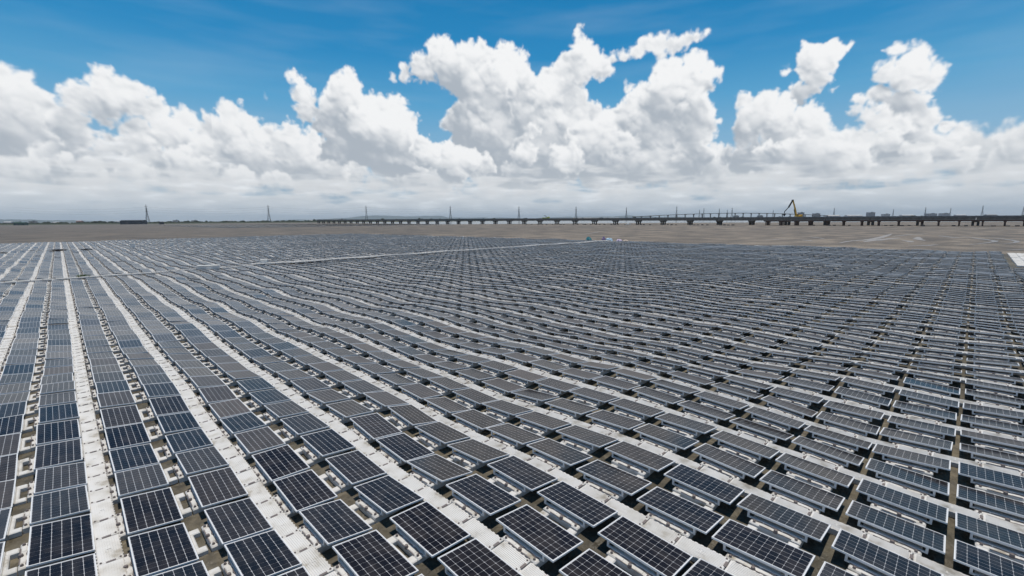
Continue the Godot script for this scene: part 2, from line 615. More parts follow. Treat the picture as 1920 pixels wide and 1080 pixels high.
func dusty(m: StandardMaterial3D) -> void:
	# a thin uneven film of dried silt
	if not M.has("film"):
		var t := grain(0.011, 5, 41, 0.0, 1.0)
		t.color_ramp.set_color(0, Color(0.60, 0.56, 0.53, 0.0))
		t.color_ramp.set_color(1, Color(0.60, 0.56, 0.53, 0.085))
		t.color_ramp.set_offset(0, 0.30)
		t.color_ramp.set_offset(1, 0.85)
		M["film"] = t
	m.detail_enabled = true
	m.detail_albedo = M["film"]
	m.detail_blend_mode = BaseMaterial3D.BLEND_MODE_MIX
	m.uv1_triplanar = true
	m.uv1_world_triplanar = true
	m.uv1_scale = Vector3(0.31, 0.31, 0.23)


func stained(freq: float, octaves: int, seed_: int) -> NoiseTexture2D:
	# pale plastic with silt stains
	var t := grain(freq, octaves, seed_, 0.8, 1.0)
	var g := t.color_ramp
	g.set_color(0, Color(0.70, 0.665, 0.60))
	g.set_offset(0, 0.08)
	g.add_point(0.32, Color(0.925, 0.915, 0.895))
	g.add_point(0.62, Color(0.985, 0.98, 0.97))
	return t


func triplanar(m: StandardMaterial3D, tex: Texture2D, scale_: float) -> void:
	m.albedo_texture = tex
	m.uv1_triplanar = true
	m.uv1_world_triplanar = true
	m.uv1_scale = Vector3.ONE * scale_


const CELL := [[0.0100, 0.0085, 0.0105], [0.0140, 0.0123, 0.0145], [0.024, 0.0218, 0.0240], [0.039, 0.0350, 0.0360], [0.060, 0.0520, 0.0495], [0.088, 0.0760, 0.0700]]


func make_materials() -> void:
	for k in CELL.size():
		var c: Array = CELL[k]
		var m := mat("cell_%d" % k, srgb(c[0], c[1], c[2]), 0.15 + 0.04 * k)
		m.metallic_specular = 0.28
	for k in CELL.size():
		dusty(M["cell_%d" % k])
	var mc := mat("cell_tinted", Color.WHITE, 0.24)
	mc.vertex_color_use_as_albedo = true
	mc.metallic_specular = 0.38
	dusty(mc)
	mat("sheet", srgb(0.56, 0.56, 0.58), 0.25)
	mat("frame", srgb(0.74, 0.75, 0.76), 0.42)
	mat("rail", srgb(0.62, 0.63, 0.64), 0.45)
	var f := mat("float", srgb(0.66, 0.655, 0.65), 0.62)
	triplanar(f, stained(0.012, 5, 3), 0.35)
	var f2 := mat("tile", srgb(0.69, 0.685, 0.68), 0.60)
	triplanar(f2, stained(0.010, 5, 4), 0.27)
	mat("pin", srgb(0.16, 0.135, 0.13), 0.6)
	mat("dark", srgb(0.025, 0.025, 0.027), 0.7)
	var mud := mat("mud", Color.WHITE, 0.85)
	mud.vertex_color_use_as_albedo = true
	triplanar(mud, grain(0.014, 6, 21, 0.66, 1.0, 1024), 0.16)
	mud.roughness_texture = grain(0.02, 4, 23, 0.5, 1.0)
	mud.roughness_texture_channel = BaseMaterial3D.TEXTURE_CHANNEL_GREEN
	mud.detail_enabled = true
	var mottle := grain(0.012, 6, 24, 0.66, 1.0, 1024)
	mottle.color_ramp.set_offset(0, 0.22)
	mottle.color_ramp.set_offset(1, 0.74)
	mud.detail_albedo = mottle
	mud.detail_blend_mode = BaseMaterial3D.BLEND_MODE_MUL
	mud.detail_uv_layer = BaseMaterial3D.DETAIL_UV_2
	mud.uv2_triplanar = true
	mud.uv2_world_triplanar = true
	mud.uv2_scale = Vector3(0.0038, 0.0038, 0.0062)
	mud.heightmap_enabled = true
	mud.heightmap_texture = grain(0.016, 6, 22, 0.0, 1.0, 1024)
	mud.heightmap_scale = 9.0
	mat("water", srgb(0.05, 0.06, 0.065), 0.12)
	mat("silt_streak", srgb(0.27, 0.235, 0.205), 0.42)  # pale matte silt colour for the streaks, no water surface
	var c := mat("concrete", srgb(0.25, 0.25, 0.245), 0.85)
	triplanar(c, grain(0.01, 4, 31, 0.7, 1.0), 0.08)
	mat("concrete_dark", srgb(0.085, 0.08, 0.078), 0.9)
	mat("steel_rust", srgb(0.085, 0.050, 0.042), 0.8)
	mat("steel_grey", srgb(0.075, 0.08, 0.085), 0.6, 0.2)
	mat("yellow", srgb(0.62, 0.36, 0.03), 0.5)
	mat("black", srgb(0.02, 0.02, 0.02), 0.6)
	mat("lime", srgb(0.42, 0.50, 0.06), 0.5)
	mat("white", srgb(0.72, 0.72, 0.70), 0.5)
	mat("glass", srgb(0.03, 0.04, 0.05), 0.08)
	mat("hill", srgb(0.045, 0.062, 0.045), 1.0)
	mat("bank", srgb(0.045, 0.055, 0.030), 1.0)
	mat("leaf", srgb(0.040, 0.060, 0.026), 0.8)
	mat("wire", srgb(0.06, 0.06, 0.065), 0.6)


# ==================================================================== ground
func height(u: float, v: float) -> float:
	var inside := ss(-14.0, -6.0, v) * (1.0 - ss(224.0, 232.0, v)) * (1.0 - ss(122.0, 130.0, u)) * ss(-60.0, -40.0, u)
	return inside * (0.185 * wave.get_noise_2d(u, v * 1.15) + 0.03 * wave.get_noise_2d(u * 2.3 + 60.0, v * 2.3))


func lines(from: float, dense0: float, dense1: float, step: float, dense2: float, step2: float, to: float) -> PackedFloat32Array:
	var out := PackedFloat32Array()
	var s := step2 * 3.0
	var x := dense0
	while x > from:
		x -= s
		s *= 1.28
		out.append(maxf(x, from))
	out.reverse()
	x = dense0
	while x < dense1:
		out.append(x)
		x += step
	while x < dense2:
		out.append(x)
		x += step2
	s = step2 * 2.0
	while x < to:
		out.append(x)
		x += s
		s *= 1.22
	out.append(to)
	return out


func build_ground() -> void:
	var us := lines(-15000.0, -14.0, 24.0, 0.4, 132.0, 1.3, 15000.0)
	var vs := lines(-15000.0, -8.0, 34.0, 0.4, 230.0, 1.3, 15000.0)
	var nu := us.size()
	var nv := vs.size()
	var p := PackedVector3Array()
	var c := PackedColorArray()
	var idx := PackedInt32Array()
	var tone := FastNoiseLite.new()
	tone.seed = 44
	tone.frequency = 0.012
	tone.fractal_octaves = 4
	for j in nv:
		for i in nu:
			var u := us[i]
			var v := vs[j]
			var inside := ss(-12.0, -6.0, v) * (1.0 - ss(221.0, 226.0, v)) * (1.0 - ss(121.0, 126.0, u + 0.075 * (v + 5.0))) * ss(-60.0, -40.0, u)
			var near := 1.0 - ss(150.0, 400.0, absf(u) + absf(v))
			var y := height(u, v) + 0.11 * inside + (0.035 * ripple.get_noise_2d(u, v) + 0.02 * ripple.get_noise_2d(u * 3.1, v * 3.1)) * near
			p.append(Vector3(u, y, -v))
			var t := tone.get_noise_2d(u * 0.6, v * 0.6) * 0.16 + tone.get_noise_2d(u * 4.0, v * 4.0) * 0.12
			var wet := Color(0.195, 0.168, 0.118)
			var dry := Color(0.335, 0.268, 0.198)
			var k := dry.lerp(wet, inside) * (1.0 + t)
			var left_tone := 1.0 - 0.24 * ss(90.0, 260.0, v) * (1.0 - ss(120.0, 420.0, u - 0.25 * v)) * (1.0 - inside)  # mud outside the array gets a darker colour toward the far left
			k = Color(k.r * left_tone, k.g * left_tone, k.b * left_tone)
			k.a = 1.0
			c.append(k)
	for j in nv - 1:
		for i in nu - 1:
			var a := j * nu + i
			idx.append_array([a, a + nu, a + nu + 1, a, a + nu + 1, a + 1])
	var st := SurfaceTool.new()
	var arr := []
	arr.resize(Mesh.ARRAY_MAX)
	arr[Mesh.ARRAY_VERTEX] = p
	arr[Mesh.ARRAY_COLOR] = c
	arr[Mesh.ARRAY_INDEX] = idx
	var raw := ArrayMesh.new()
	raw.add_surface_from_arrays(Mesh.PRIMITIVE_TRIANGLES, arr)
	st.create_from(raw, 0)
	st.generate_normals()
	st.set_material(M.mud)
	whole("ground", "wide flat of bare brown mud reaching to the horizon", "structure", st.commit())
	# shallow water beyond the viaduct
	var w := tool()
	var ring := [[420.0, 560.0], [640.0, 330.0], [790.0, 60.0], [830.0, -300.0], [1600.0, -900.0], [1950.0, 0.0], [1700.0, 900.0], [1200.0, 1400.0], [620.0, 1450.0], [520.0, 1050.0]]
	var mid := Vector3(1000.0, 0.06, -500.0)
	for k in ring.size():
		var a: Array = ring[k]
		var b: Array = ring[(k + 1) % ring.size()]
		tri(w, mid, Vector3(a[0], 0.06, -a[1]), Vector3(b[0], 0.06, -b[1]), Vector3.UP)
	whole("water", "pale shallow water beyond the viaduct", "structure", done(w, M.water))


func ribbon(pts: Array, width: float, y: float, seed_: int) -> SurfaceTool:
	var st := tool()
	var cu := Curve3D.new()
	for k in pts.size():
		var p := Vector3(pts[k][0], y, -pts[k][1])
		var d: Vector3 = (Vector3(pts[mini(k + 1, pts.size() - 1)][0], 0, -pts[mini(k + 1, pts.size() - 1)][1]) - Vector3(pts[maxi(k - 1, 0)][0], 0, -pts[maxi(k - 1, 0)][1])) * 0.18
		cu.add_point(p, -d, d)
	var l := cu.get_baked_length()
	var n := int(l / 1.2) + 3
	var rn := RandomNumberGenerator.new()
	rn.seed = seed_
	var last_a := Vector3.ZERO
	var last_b := Vector3.ZERO
	for k in n + 1:
		var t := float(k) / n
		var p := cu.sample_baked(l * t)
		var q := cu.sample_baked(minf(l * t + 0.5, l)) - cu.sample_baked(maxf(l * t - 0.5, 0.0))
		var s := Vector3(-q.z, 0, q.x).normalized()
		var w := width * (0.25 + 0.75 * sin(PI * clampf(t, 0.02, 0.98))) * (0.55 + 0.75 * absf(ripple.get_noise_2d(k * 0.6, seed_ * 9.0)) + 0.3 * rn.randf())
		var a := p + s * w * (0.4 + 0.2 * rn.randf())
		var b := p - s * w * (0.4 + 0.2 * rn.randf())
		if k > 0:
			quad(st, last_a, a, b, last_b, Vector3.UP)
		last_a = a
		last_b = b
	return st


func build_silt_streaks() -> void:
	var list := [
		[[[164.0, 39.9], [163.7, 37.3], [156.4, 32.9]], 1.5], [[[191.1, 41.8], [183.2, 37.1], [177.4, 34.5]], 1.6],
		[[[149.3, 25.4], [162.2, 25.3], [176.3, 23.2], [196.4, 22.3], [240.4, 23.7]], 2.4], [[[159.4, 21.5], [173.6, 20.9], [186.1, 19.1], [197.4, 17.1]], 3.6],
		[[[177.9, 15.1], [171.5, 12.8], [164.7, 12.1]], 2.2], [[[208.1, 13.4], [188.9, 12.1], [177.7, 9.8]], 2.4], [[[143.9, 10.9], [148.8, 8.1], [154.6, 6.3]], 1.8],
		[[[225.7, 9.1], [208.9, 4.5], [201.3, 1.3]], 1.8], [[[226.1, 4.0], [195.2, -2.7], [184.4, -4.2], [172.4, -2.5], [157.4, 0.9]], 1.4],
		[[[219.0, -2.3], [198.5, -7.1], [183.7, -8.3], [172.0, -6.2], [166.6, -3.3]], 1.4], [[[137.5, -4.7], [139.6, -6.0], [143.3, -8.0]], 1.2],
		[[[163.0, 130.4], [166.9, 124.4], [214.9, 145.6]], 1.2], [[[250.9, 13.3], [229.4, 18.2], [208.8, 20.5]], 1.6], [[[150.0, 52.0], [158.0, 46.0], [176.0, 43.0]], 1.0]]
	for k in list.size():
		whole("silt_streak", "pale streak of matte silt on the mud beyond the array, %s of such streaks" % ordinal(k + 1), "structure", done(ribbon(list[k][0], list[k][1], 0.05, 50 + k), M.silt_streak))


func build_hills() -> void:
	# two long low ridges far behind the shore
	var ridges := [["hills", 18000.0, -56.0, -37.0, 185.0, 7], ["hills", 20000.0, -30.0, 4.0, 205.0, 8], ["hills", 21000.0, 0.0, 24.0, 160.0, 12]]
	for r in ridges:
		var st := tool()
		var n := 60
		var nn := FastNoiseLite.new()
		nn.seed = r[5]
		nn.frequency = 0.06
		var prev := []
		for k in n + 1:
			var t := float(k) / n
			var az := deg_to_rad(lerpf(r[2], r[3], t) - YAW)
			var d := Vector3(sin(az), 0, -cos(az))
			var top: float = r[4] * sin(PI * clampf(t, 0.0, 1.0)) * (0.72 + 0.5 * nn.get_noise_1d(k * 1.0) + 0.25 * nn.get_noise_1d(k * 4.0))
			if r[5] == 7:
				top = r[4] * (1.0 - t) * (0.95 + 0.3 * nn.get_noise_1d(k * 3.0))
			var dist: float = r[1]
			var cur := [d * (dist - 900.0) + Vector3.DOWN * 2.0, d * dist + Vector3.UP * maxf(top, 1.0), d * (dist + 900.0) + Vector3.DOWN * 2.0]
			if k > 0:
				for m in 2:
					quad(st, prev[m], cur[m], cur[m + 1], prev[m + 1], Vector3.UP)
			prev = cur
		whole("hills", ["low hazy ridge on the far left horizon", "long hazy blue ridge behind the far shore", "faint hazy ridge behind the viaduct"][ridges.find(r)], "structure", done(st, M.hill))


# ==================================================================== the floating array
func tilt_frame() -> Transform3D:
	return Transform3D(Basis(Vector3(0, 0, 1), deg_to_rad(TILT)), Vector3(0, 0.365, 0))


func shape_cell(st: SurfaceTool, at: Vector3) -> void:
	var a := 0.0746
	var b := 0.0774
	var c := 0.0105
	var r := [Vector3(-a + c, 0, -b), Vector3(a - c, 0, -b), Vector3(a, 0, -b + c), Vector3(a, 0, b - c), Vector3(a - c, 0, b), Vector3(-a + c, 0, b), Vector3(-a, 0, b - c), Vector3(-a, 0, -b + c)]
	for k in range(1, 7):
		tri(st, at + r[0], at + r[k], at + r[k + 1], Vector3.UP)


func cell_spot(i: int, j: int) -> Vector3:
	return Vector3(-0.391 + 0.1564 * i, -0.0012, -0.7155 + 0.159 * j)


func shape_cells(st: SurfaceTool) -> void:
	for i in 6:
		for j in 10:
			shape_cell(st, cell_spot(i, j))


func shape_sheet(st: SurfaceTool) -> void:
	box(st, Vector3(0, -0.006, 0), Vector3(0.976, 0.006, 1.636))


func shape_frame(st: SurfaceTool) -> void:
	for s in [-1.0, 1.0]:
		box(st, Vector3(s * 0.487, -0.0165, 0), Vector3(0.016, 0.037, 1.65))
		box(st, Vector3(0, -0.0165, s * 0.817), Vector3(0.958, 0.037, 0.016))
	box(st, Vector3(0, -0.013, 0), Vector3(0.957, 0.004, 1.617))


func shape_high_rail(st: SurfaceTool) -> void:
	# under the raised edge: a slim rack, open in the middle
	for s in [-1.0, 1.0]:
		box(st, Vector3(-0.472, 0.320, s * 0.565), Vector3(0.032, 0.142, 0.045))
	box(st, Vector3(-0.472, 0.272, 0), Vector3(0.046, 0.034, 1.085))
	box(st, Vector3(-0.466, 0.377, 0), Vector3(0.022, 0.020, 1.085))


func shape_low_rail(st: SurfaceTool) -> void:
	box(st, Vector3(0.462, 0.2555, 0), Vector3(0.05, 0.016, 1.17))


func shape_float(st: SurfaceTool) -> void:
	box(st, Vector3(-0.065, 0.11, 0), Vector3(1.13, 0.28, 1.0), 0.025)
	box(st, Vector3(-0.405, 0.264, 0), Vector3(0.075, 0.030, 0.92), 0.012)
	box(st, Vector3(0.54, 0.16, 0), Vector3(0.075, 0.12, 0.60), 0.02)
	for s in [-1.0, 1.0]:
		box(st, Vector3(0.605, 0.165, s * 0.40), Vector3(0.205, 0.12, 0.20), 0.02)
		# stiffening pads moulded into the flange
		box(st, Vector3(-0.565, 0.252, s * 0.22), Vector3(0.075, 0.012, 0.16), 0.005)


func shape_pins(st: SurfaceTool) -> void:
	for s in [-1.0, 1.0]:
		cyl(st, Vector3(-0.575, 0.245, s * 0.41), Vector3(-0.575, 0.292, s * 0.41), 0.034, 0.022, 7)
	box(st, Vector3(-0.619, 0.249, 0.02), Vector3(0.018, 0.010, 0.62))
	cyl(st, Vector3(-0.605, 0.23, 0.03), Vector3(-0.605, 0.302, 0.03), 0.048, 0.036, 8)
	# the string cable, slung along the raised side
	var last := Vector3(-0.50, 0.268, -0.50)
	for k in range(1, 9):
		var z := -0.50 + k * 0.125
		var p := Vector3(-0.505 - 0.022 * sin(k * 2.1), 0.268 - 0.006 * (k % 2), z)
		bar(st, last, p, 0.014, 0.014)
		last = p


func shape_tile(st: SurfaceTool, length: float, big: bool) -> void:
	X = Transform3D(Basis(), Vector3(0, -0.022, 0))
	box(st, Vector3(0, 0.205, 0), Vector3(0.40, 0.15, length), 0.014)
	for k in 9:
		box(st, Vector3(-0.16 + 0.04 * k, 0.283, 0), Vector3(0.017, 0.010, length - 0.09))
	var n := int(length / 0.115)
	for k in n:
		for s in [-1.0, 1.0]:
			box(st, Vector3(s * 0.206, 0.225, -length * 0.5 + length * (k + 0.5) / n), Vector3(0.014, 0.09, 0.055))
	if big:
		for s in [-1.0, 1.0]:
			box(st, Vector3(s * 0.045, 0.288, 0), Vector3(0.022, 0.005, 0.20))
		box(st, Vector3(0, 0.2885, 0), Vector3(0.066, 0.005, 0.024))
	X = Transform3D()


func shape_tile_joint(st: SurfaceTool, length: float) -> void:
	# dark socket with its pin at the tile's near end, a lug at each corner
	X = Transform3D(Basis(), Vector3(0, -0.022, 0))
	box(st, Vector3(0.0, 0.284, length * 0.5 - 0.005), Vector3(0.15, 0.012, 0.055))
	for s in [-1.0, 1.0]:
		cyl(st, Vector3(s * 0.155, 0.27, length * 0.5 - 0.045), Vector3(s * 0.155, 0.305, length * 0.5 - 0.045), 0.030, 0.012, 6)
	X = Transform3D()


func spot(u: float, v: float, jitter: float, yaw_jitter := 0.0) -> Transform3D:
	var d := 0.6
	var su := (height(u + d, v) - height(u - d, v)) / (2.0 * d) + tan(deg_to_rad(rng.randfn(0.0, jitter)))
	var sv := (height(u, v + d) - height(u, v - d)) / (2.0 * d) + tan(deg_to_rad(rng.randfn(0.0, jitter)))
	var x := Vector3(1, su, 0).normalized()
	var z := Vector3(0, -sv, 1).normalized()
	var y := z.cross(x).normalized()
	z = x.cross(y)
	var b := Basis(x, y, z)
	if yaw_jitter > 0.0:
		b = b * Basis(Vector3.UP, deg_to_rad(rng.randfn(0.0, yaw_jitter)))
	return Transform3D(b, Vector3(u, height(u, v) + 0.005, -v))


func in_view(p: Vector3, side: float) -> bool:
	# whether the point lies within the photograph's field or within `side` metres of it
	var q := cam_basis.inverse() * (p - EYE)
	var z := -q.z
	if z < 0.5:
		return p.distance_to(EYE) < 8.0 + side * 0.3
	return absf(q.x) < z * (960.0 / 852.5) + side and q.y > -z * (540.0 / 852.5) - side * 0.4


func screen(p: Vector3) -> Vector2:
	var q := cam_basis.inverse() * (p - EYE)
	if q.z > -0.3:
		return Vector2(-9999, -9999)
	return Vector2(960.0 - q.x / q.z * 852.5, 540.0 + q.y / q.z * 852.5)


func row_v(k: int) -> float:
	return 10.5 + PV * k + 0.825


func u_limit(v: float) -> float:
	return 123.5 - 0.075 * (v + 5.0) + 2.0 * wave.get_noise_1d(floorf(v / 9.0) * 13.0)


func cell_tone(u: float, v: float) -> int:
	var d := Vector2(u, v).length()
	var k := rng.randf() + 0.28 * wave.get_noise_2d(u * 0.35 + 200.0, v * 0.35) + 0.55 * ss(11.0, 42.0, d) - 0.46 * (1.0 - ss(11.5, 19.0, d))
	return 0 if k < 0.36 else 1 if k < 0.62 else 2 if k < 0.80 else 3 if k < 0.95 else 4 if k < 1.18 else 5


func build_array() -> void:
	var found := []
	for k in range(-11, 119):
		if k == 37 or k == 81:
			continue
		var v := row_v(k)
		for n in range(-10, 43):
			for s in 2:
				var u := (0.35 if s == 0 else 1.703) + PU * n + 0.49
				if u > u_limit(v) or (u > 88.0 and v < -4.0):
					continue
				var t := spot(u + rng.randfn(0, 0.012), v + rng.randfn(0, 0.014), 0.95, 0.35)
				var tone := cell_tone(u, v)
				if rng.randf() < 0.02:
					t = t * Transform3D(Basis.from_euler(Vector3(deg_to_rad(rng.randfn(0, 2.2)), 0, deg_to_rad(rng.randfn(0, 2.2)))), Vector3.ZERO)
				if not in_view(Vector3(u, 0.4, -v), 9.0):
					continue
				var p := screen(Vector3(u, 0.43, -v))
				var seen := p.x > -40.0 and p.x < 1960.0 and p.y > 300.0 and p.y < 1115.0
				found.append([EYE.distance_to(Vector3(u, 0.4, -v)) if seen else 9000.0, 2 * n + s, k, t, tone])
	found.sort_custom(func(a, b): return a[0] < b[0] or (a[0] == b[0] and a[1] * 1000 + a[2] < b[1] * 1000 + b[2]))
	var count := 0
	while count < 300 and found[count][0] < 8000.0:
		count += 1
	# shared meshes
	X = Transform3D()
	var st := tool()
	shape_cell(st, Vector3.ZERO)
	st.generate_normals()
	var one_cell := st.commit()
	st = tool()
	shape_cells(st)
	st.generate_normals()
	var cells := st.commit()
	st = tool()
	shape_sheet(st)
	var sheet := done(st, M.sheet)
	st = tool()
	shape_frame(st)
	var frame := done(st, M.frame)
	st = tool()
	shape_high_rail(st)
	var high := done(st, M.rail)
	st = tool()
	shape_low_rail(st)
	var low := done(st, M.rail)
	st = tool()
	shape_float(st)
	var body := done(st, M["float"])
	st = tool()
	shape_pins(st)
	var pins := done(st, M.pin)
	# one mesh of everything for the panels too far off to be things of their own
	var all := ArrayMesh.new()
	X = tilt_frame()
	st = tool()
	shape_cells(st)
	done(st, M.cell_tinted, all)
	st = tool()
	shape_sheet(st)
	done(st, M.sheet, all)
	st = tool()
	shape_frame(st)
	done(st, M.frame, all)
	X = Transform3D()
	st = tool()
	shape_high_rail(st)
	shape_low_rail(st)
	done(st, M.rail, all)
	st = tool()
	shape_float(st)
	done(st, M["float"], all)
	st = tool()
	shape_pins(st)
	done(st, M.pin, all)
	# ordinals among the things of their own
	var cols := {}
	for i in count:
		var f: Array = found[i]
		if not cols.has(f[1]):
			cols[f[1]] = []
		cols[f[1]].append(f[2])
	var order := cols.keys()
	order.sort()
	for c in cols.values():
		c.sort()
	var looks := ["clean dark", "dark", "slightly dusty", "dusty", "dusty grey", "dusty brown-grey"]
	var tilt := tilt_frame()
	for i in count:
		var f: Array = found[i]
		var nth: int = cols[f[1]].find(f[2]) + 1
		var col: int = order.find(f[1]) + 1
		var label := "%s solar panel, %s from the front in the %s column from the left" % [looks[f[4]], ordinal(nth), ordinal(col)]
		var o := thing("floating_solar_panel", label, "solar panel", f[3], "floating solar panels of the near array")
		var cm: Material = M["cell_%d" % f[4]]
		var s := part(o, "glass_sheet", sheet, tilt)
		if f[0] < 17.0:
			for a in 6:
				for b in 10:
					var c := MeshInstance3D.new()
					c.name = "solar_cell" if a + b == 0 else "solar_cell_%03d" % (a * 10 + b)
					c.mesh = one_cell
					c.material_override = cm
					c.position = cell_spot(a, b)
					s.add_child(c)
		else:
			var c := part(s, "solar_cells", cells)
			c.material_override = cm
			c.set_meta("kind", "stuff")
		part(o, "frame", frame, tilt)
		part(o, "high_rail", high)
		part(o, "low_rail", low)
		part(o, "float", body)
		part(o, "connecting_pin", pins)
	var places := []
	var colors := []
	for i in range(count, found.size()):
		var f: Array = found[i]
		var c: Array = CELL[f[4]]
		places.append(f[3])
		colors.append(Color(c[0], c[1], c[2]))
	crowd("solar_panels_farther_off", "endless rows of floating solar panels behind the nearest ones, out to the array's far edges", all, places, colors)
	print("panels ", found.size(), " things ", count, " with cells ", found.filter(func(q): return q[0] < 17.0).size())


func build_walkways() -> void:
	X = Transform3D()
	var st := tool()
	shape_tile(st, 1.0, true)
	var big := done(st, M.tile)
	st = tool()
	shape_tile_joint(st, 1.0)
	var big_joint := done(st, M.pin)
	st = tool()
	shape_tile(st, 0.745, false)
	var small := done(st, M.tile)
	st = tool()
	shape_tile_joint(st, 0.745)
	var small_joint := done(st, M.pin)
	var both := []
	for b in 2:
		var m := ArrayMesh.new()
		st = tool()
		shape_tile(st, 1.0 if b == 0 else 0.745, b == 0)
		done(st, M.tile, m)
		st = tool()
		shape_tile_joint(st, 1.0 if b == 0 else 0.745)
		done(st, M.pin, m)
		both.append(m)
	var found := []
	for k in range(-11, 119):
		var v := row_v(k)
		for n in range(-10, 43):
			var u := 2.888 + PU * n
			if u > u_limit(v) - 1.0 or (u > 88.0 and v < -4.0):
				continue
			for b in 2:
				var vv := v + (0.5 * PV if b == 0 else 0.0)
				var t := spot(u, vv, 0.4, 0.5)
				if not in_view(Vector3(u, 0.3, -vv), 9.0):
					continue
				var p := screen(t.origin + Vector3(0, 0.28, 0))
				var seen := p.x > -10.0 and p.x < 1930.0 and p.y > 300.0 and p.y < 1090.0
				found.append([EYE.distance_to(t.origin) if seen else 9000.0, n, 2 * k + 1 - b, t, b])
	found.sort_custom(func(a, b): return a[0] < b[0] or (a[0] == b[0] and a[1] * 1000 + a[2] < b[1] * 1000 + b[2]))
	var count := 0
	while count < 300 and found[count][0] < 8000.0:
		count += 1
	var cols := {}
	for i in count:
		var f: Array = found[i]
		var key: int = f[1] * 2 + f[4]
		if not cols.has(key):
			cols[key] = []
		cols[key].append(f[2])
	var order := []
	for c in cols:
		cols[c].sort()
		if not order.has(floori(c / 2.0)):
			order.append(floori(c / 2.0))
	order.sort()
	for i in count:
		var f: Array = found[i]
		var nth: int = cols[f[1] * 2 + f[4]].find(f[2]) + 1
		var label := "%s pale grey walkway float, %s from the front in the %s walkway from the left" % ["long" if f[4] == 0 else "short", ordinal(nth), ordinal(order.find(f[1]) + 1)]
		var o := thing("walkway_float", label, "float", f[3], "ribbed walkway floats between the panel columns")
		part(o, "body", big if f[4] == 0 else small)
		part(o, "connecting_pin", big_joint if f[4] == 0 else small_joint)
	for b in 2:
		var places := []
		for i in range(count, found.size()):
			if found[i][4] == b:
				places.append(found[i][3])
		crowd("walkway_floats_farther_off", ["long", "short"][b] + " pale walkway floats running on between the farther panel columns", both[b], places, [])
	# the cross walkways
	for c in 2:
		var v := row_v(37 if c == 0 else 81)
		var places := []
		var u := -30.0
		while u < u_limit(v) + 1.0:
			for r in (4 if c == 0 and u > 20.0 else 2):
				var t := spot(u, v - (0.66 if c == 0 else 0.3) + 0.44 * r, 0.6, 0.8)
				t = t * Transform3D(Basis(Vector3.UP, PI / 2), Vector3(0, (0.26 if u > 20.0 else 0.12) if c == 0 else 0.06, 0))
				t.origin.y = lerpf(t.origin.y, 0.07 + ((0.26 if u > 20.0 else 0.12) if c == 0 else 0.06), 0.6)
				if in_view(t.origin, 9.0):
					places.append(t)
			u += 1.02
		crowd("cross_walkway_floats", ["broad pale float walkway crossing the whole array", "thin pale float walkway crossing the array near its far left edge"][c], both[0], places, [])
	# edge floats along the far edge, broken here and there
	var edge := []
	for k in range(-2, 118):
		var v := row_v(k)
		var u := u_limit(v) + 0.9
		if wave.get_noise_1d(v * 3.0) > -0.15:
			edge.append(spot(u, v, 0.6, 2.0))
			edge.append(spot(u, v + 0.9, 0.6, 2.0))
	crowd("edge_floats", "broken line of pale floats along the array's far right edge", both[0], edge, [])
	# landing of bare floats at the right edge of the array
	var o := thing("float_landing", "bare white landing of floats at the array's far right corner", "landing", Transform3D(Basis(), Vector3(105, 0, 6.5)))
	var pads := []
	for i in 60:
		for j in 2:
			if (i * 7 + j * 3) % 11 == 0:
				continue
			pads.append(Transform3D(Basis.from_euler(Vector3(rng.randfn(0, 0.02), 0, rng.randfn(0, 0.02))), Vector3(-13.5 + i * 0.5, 0.05 * wave.get_noise_2d(i * 4.0, j * 4.0), -1.5 + j * 1.04) + Vector3(0, 0.05, 0)))
	var pm := ArrayMesh.new()
	st = tool()
	box(st, Vector3(0, 0.17, 0), Vector3(0.47, 0.34, 1.0), 0.04)
	done(st, M.tile, pm)
	crowd("landing_float", "", pm, pads, [], o)


func build_far_array() -> void:
	# a second array far off beyond the mud on the left
	X = Transform3D()
	var m := ArrayMesh.new()
	var st := tool()
	for s in 2:
		for k in 10:
			X = Transform3D(Basis(Vector3(0, 0, 1), deg_to_rad(TILT)), Vector3(-0.9 + 1.36 * s, 0.43, 8.0 - k * PV))
			box(st, Vector3.ZERO, Vector3(0.98, 0.03, 1.64))
	done(st, M.cell_4, m)
	X = Transform3D()
	st = tool()
	box(st, Vector3(1.2, 0.24, 0), Vector3(0.5, 0.48, 17.6))
	box(st, Vector3(-0.2, 0.10, 0), Vector3(2.2, 0.20, 17.6))
	done(st, M.tile, m)
	var places := []
	for i in 100:
		for j in 24:
			var u := 128.0 + i * PU
			var v := 562.0 + j * 18.2
			if u > 400.0 - 0.25 * (v - 560.0) + 30.0 * wave.get_noise_1d(j * 40.0) or rng.randf() < 0.03:
				continue
			places.append(Transform3D(Basis(), Vector3(u, 0.1 * rng.randf(), -v)))
	crowd("second_solar_array", "distant blue-grey solar array lying beyond the mud at the left", m, places, [])


# ==================================================================== viaduct, trestle and what stands there
func deck_top(v: float) -> float:
	return 7.1 + v / 1170.0 * 2.3


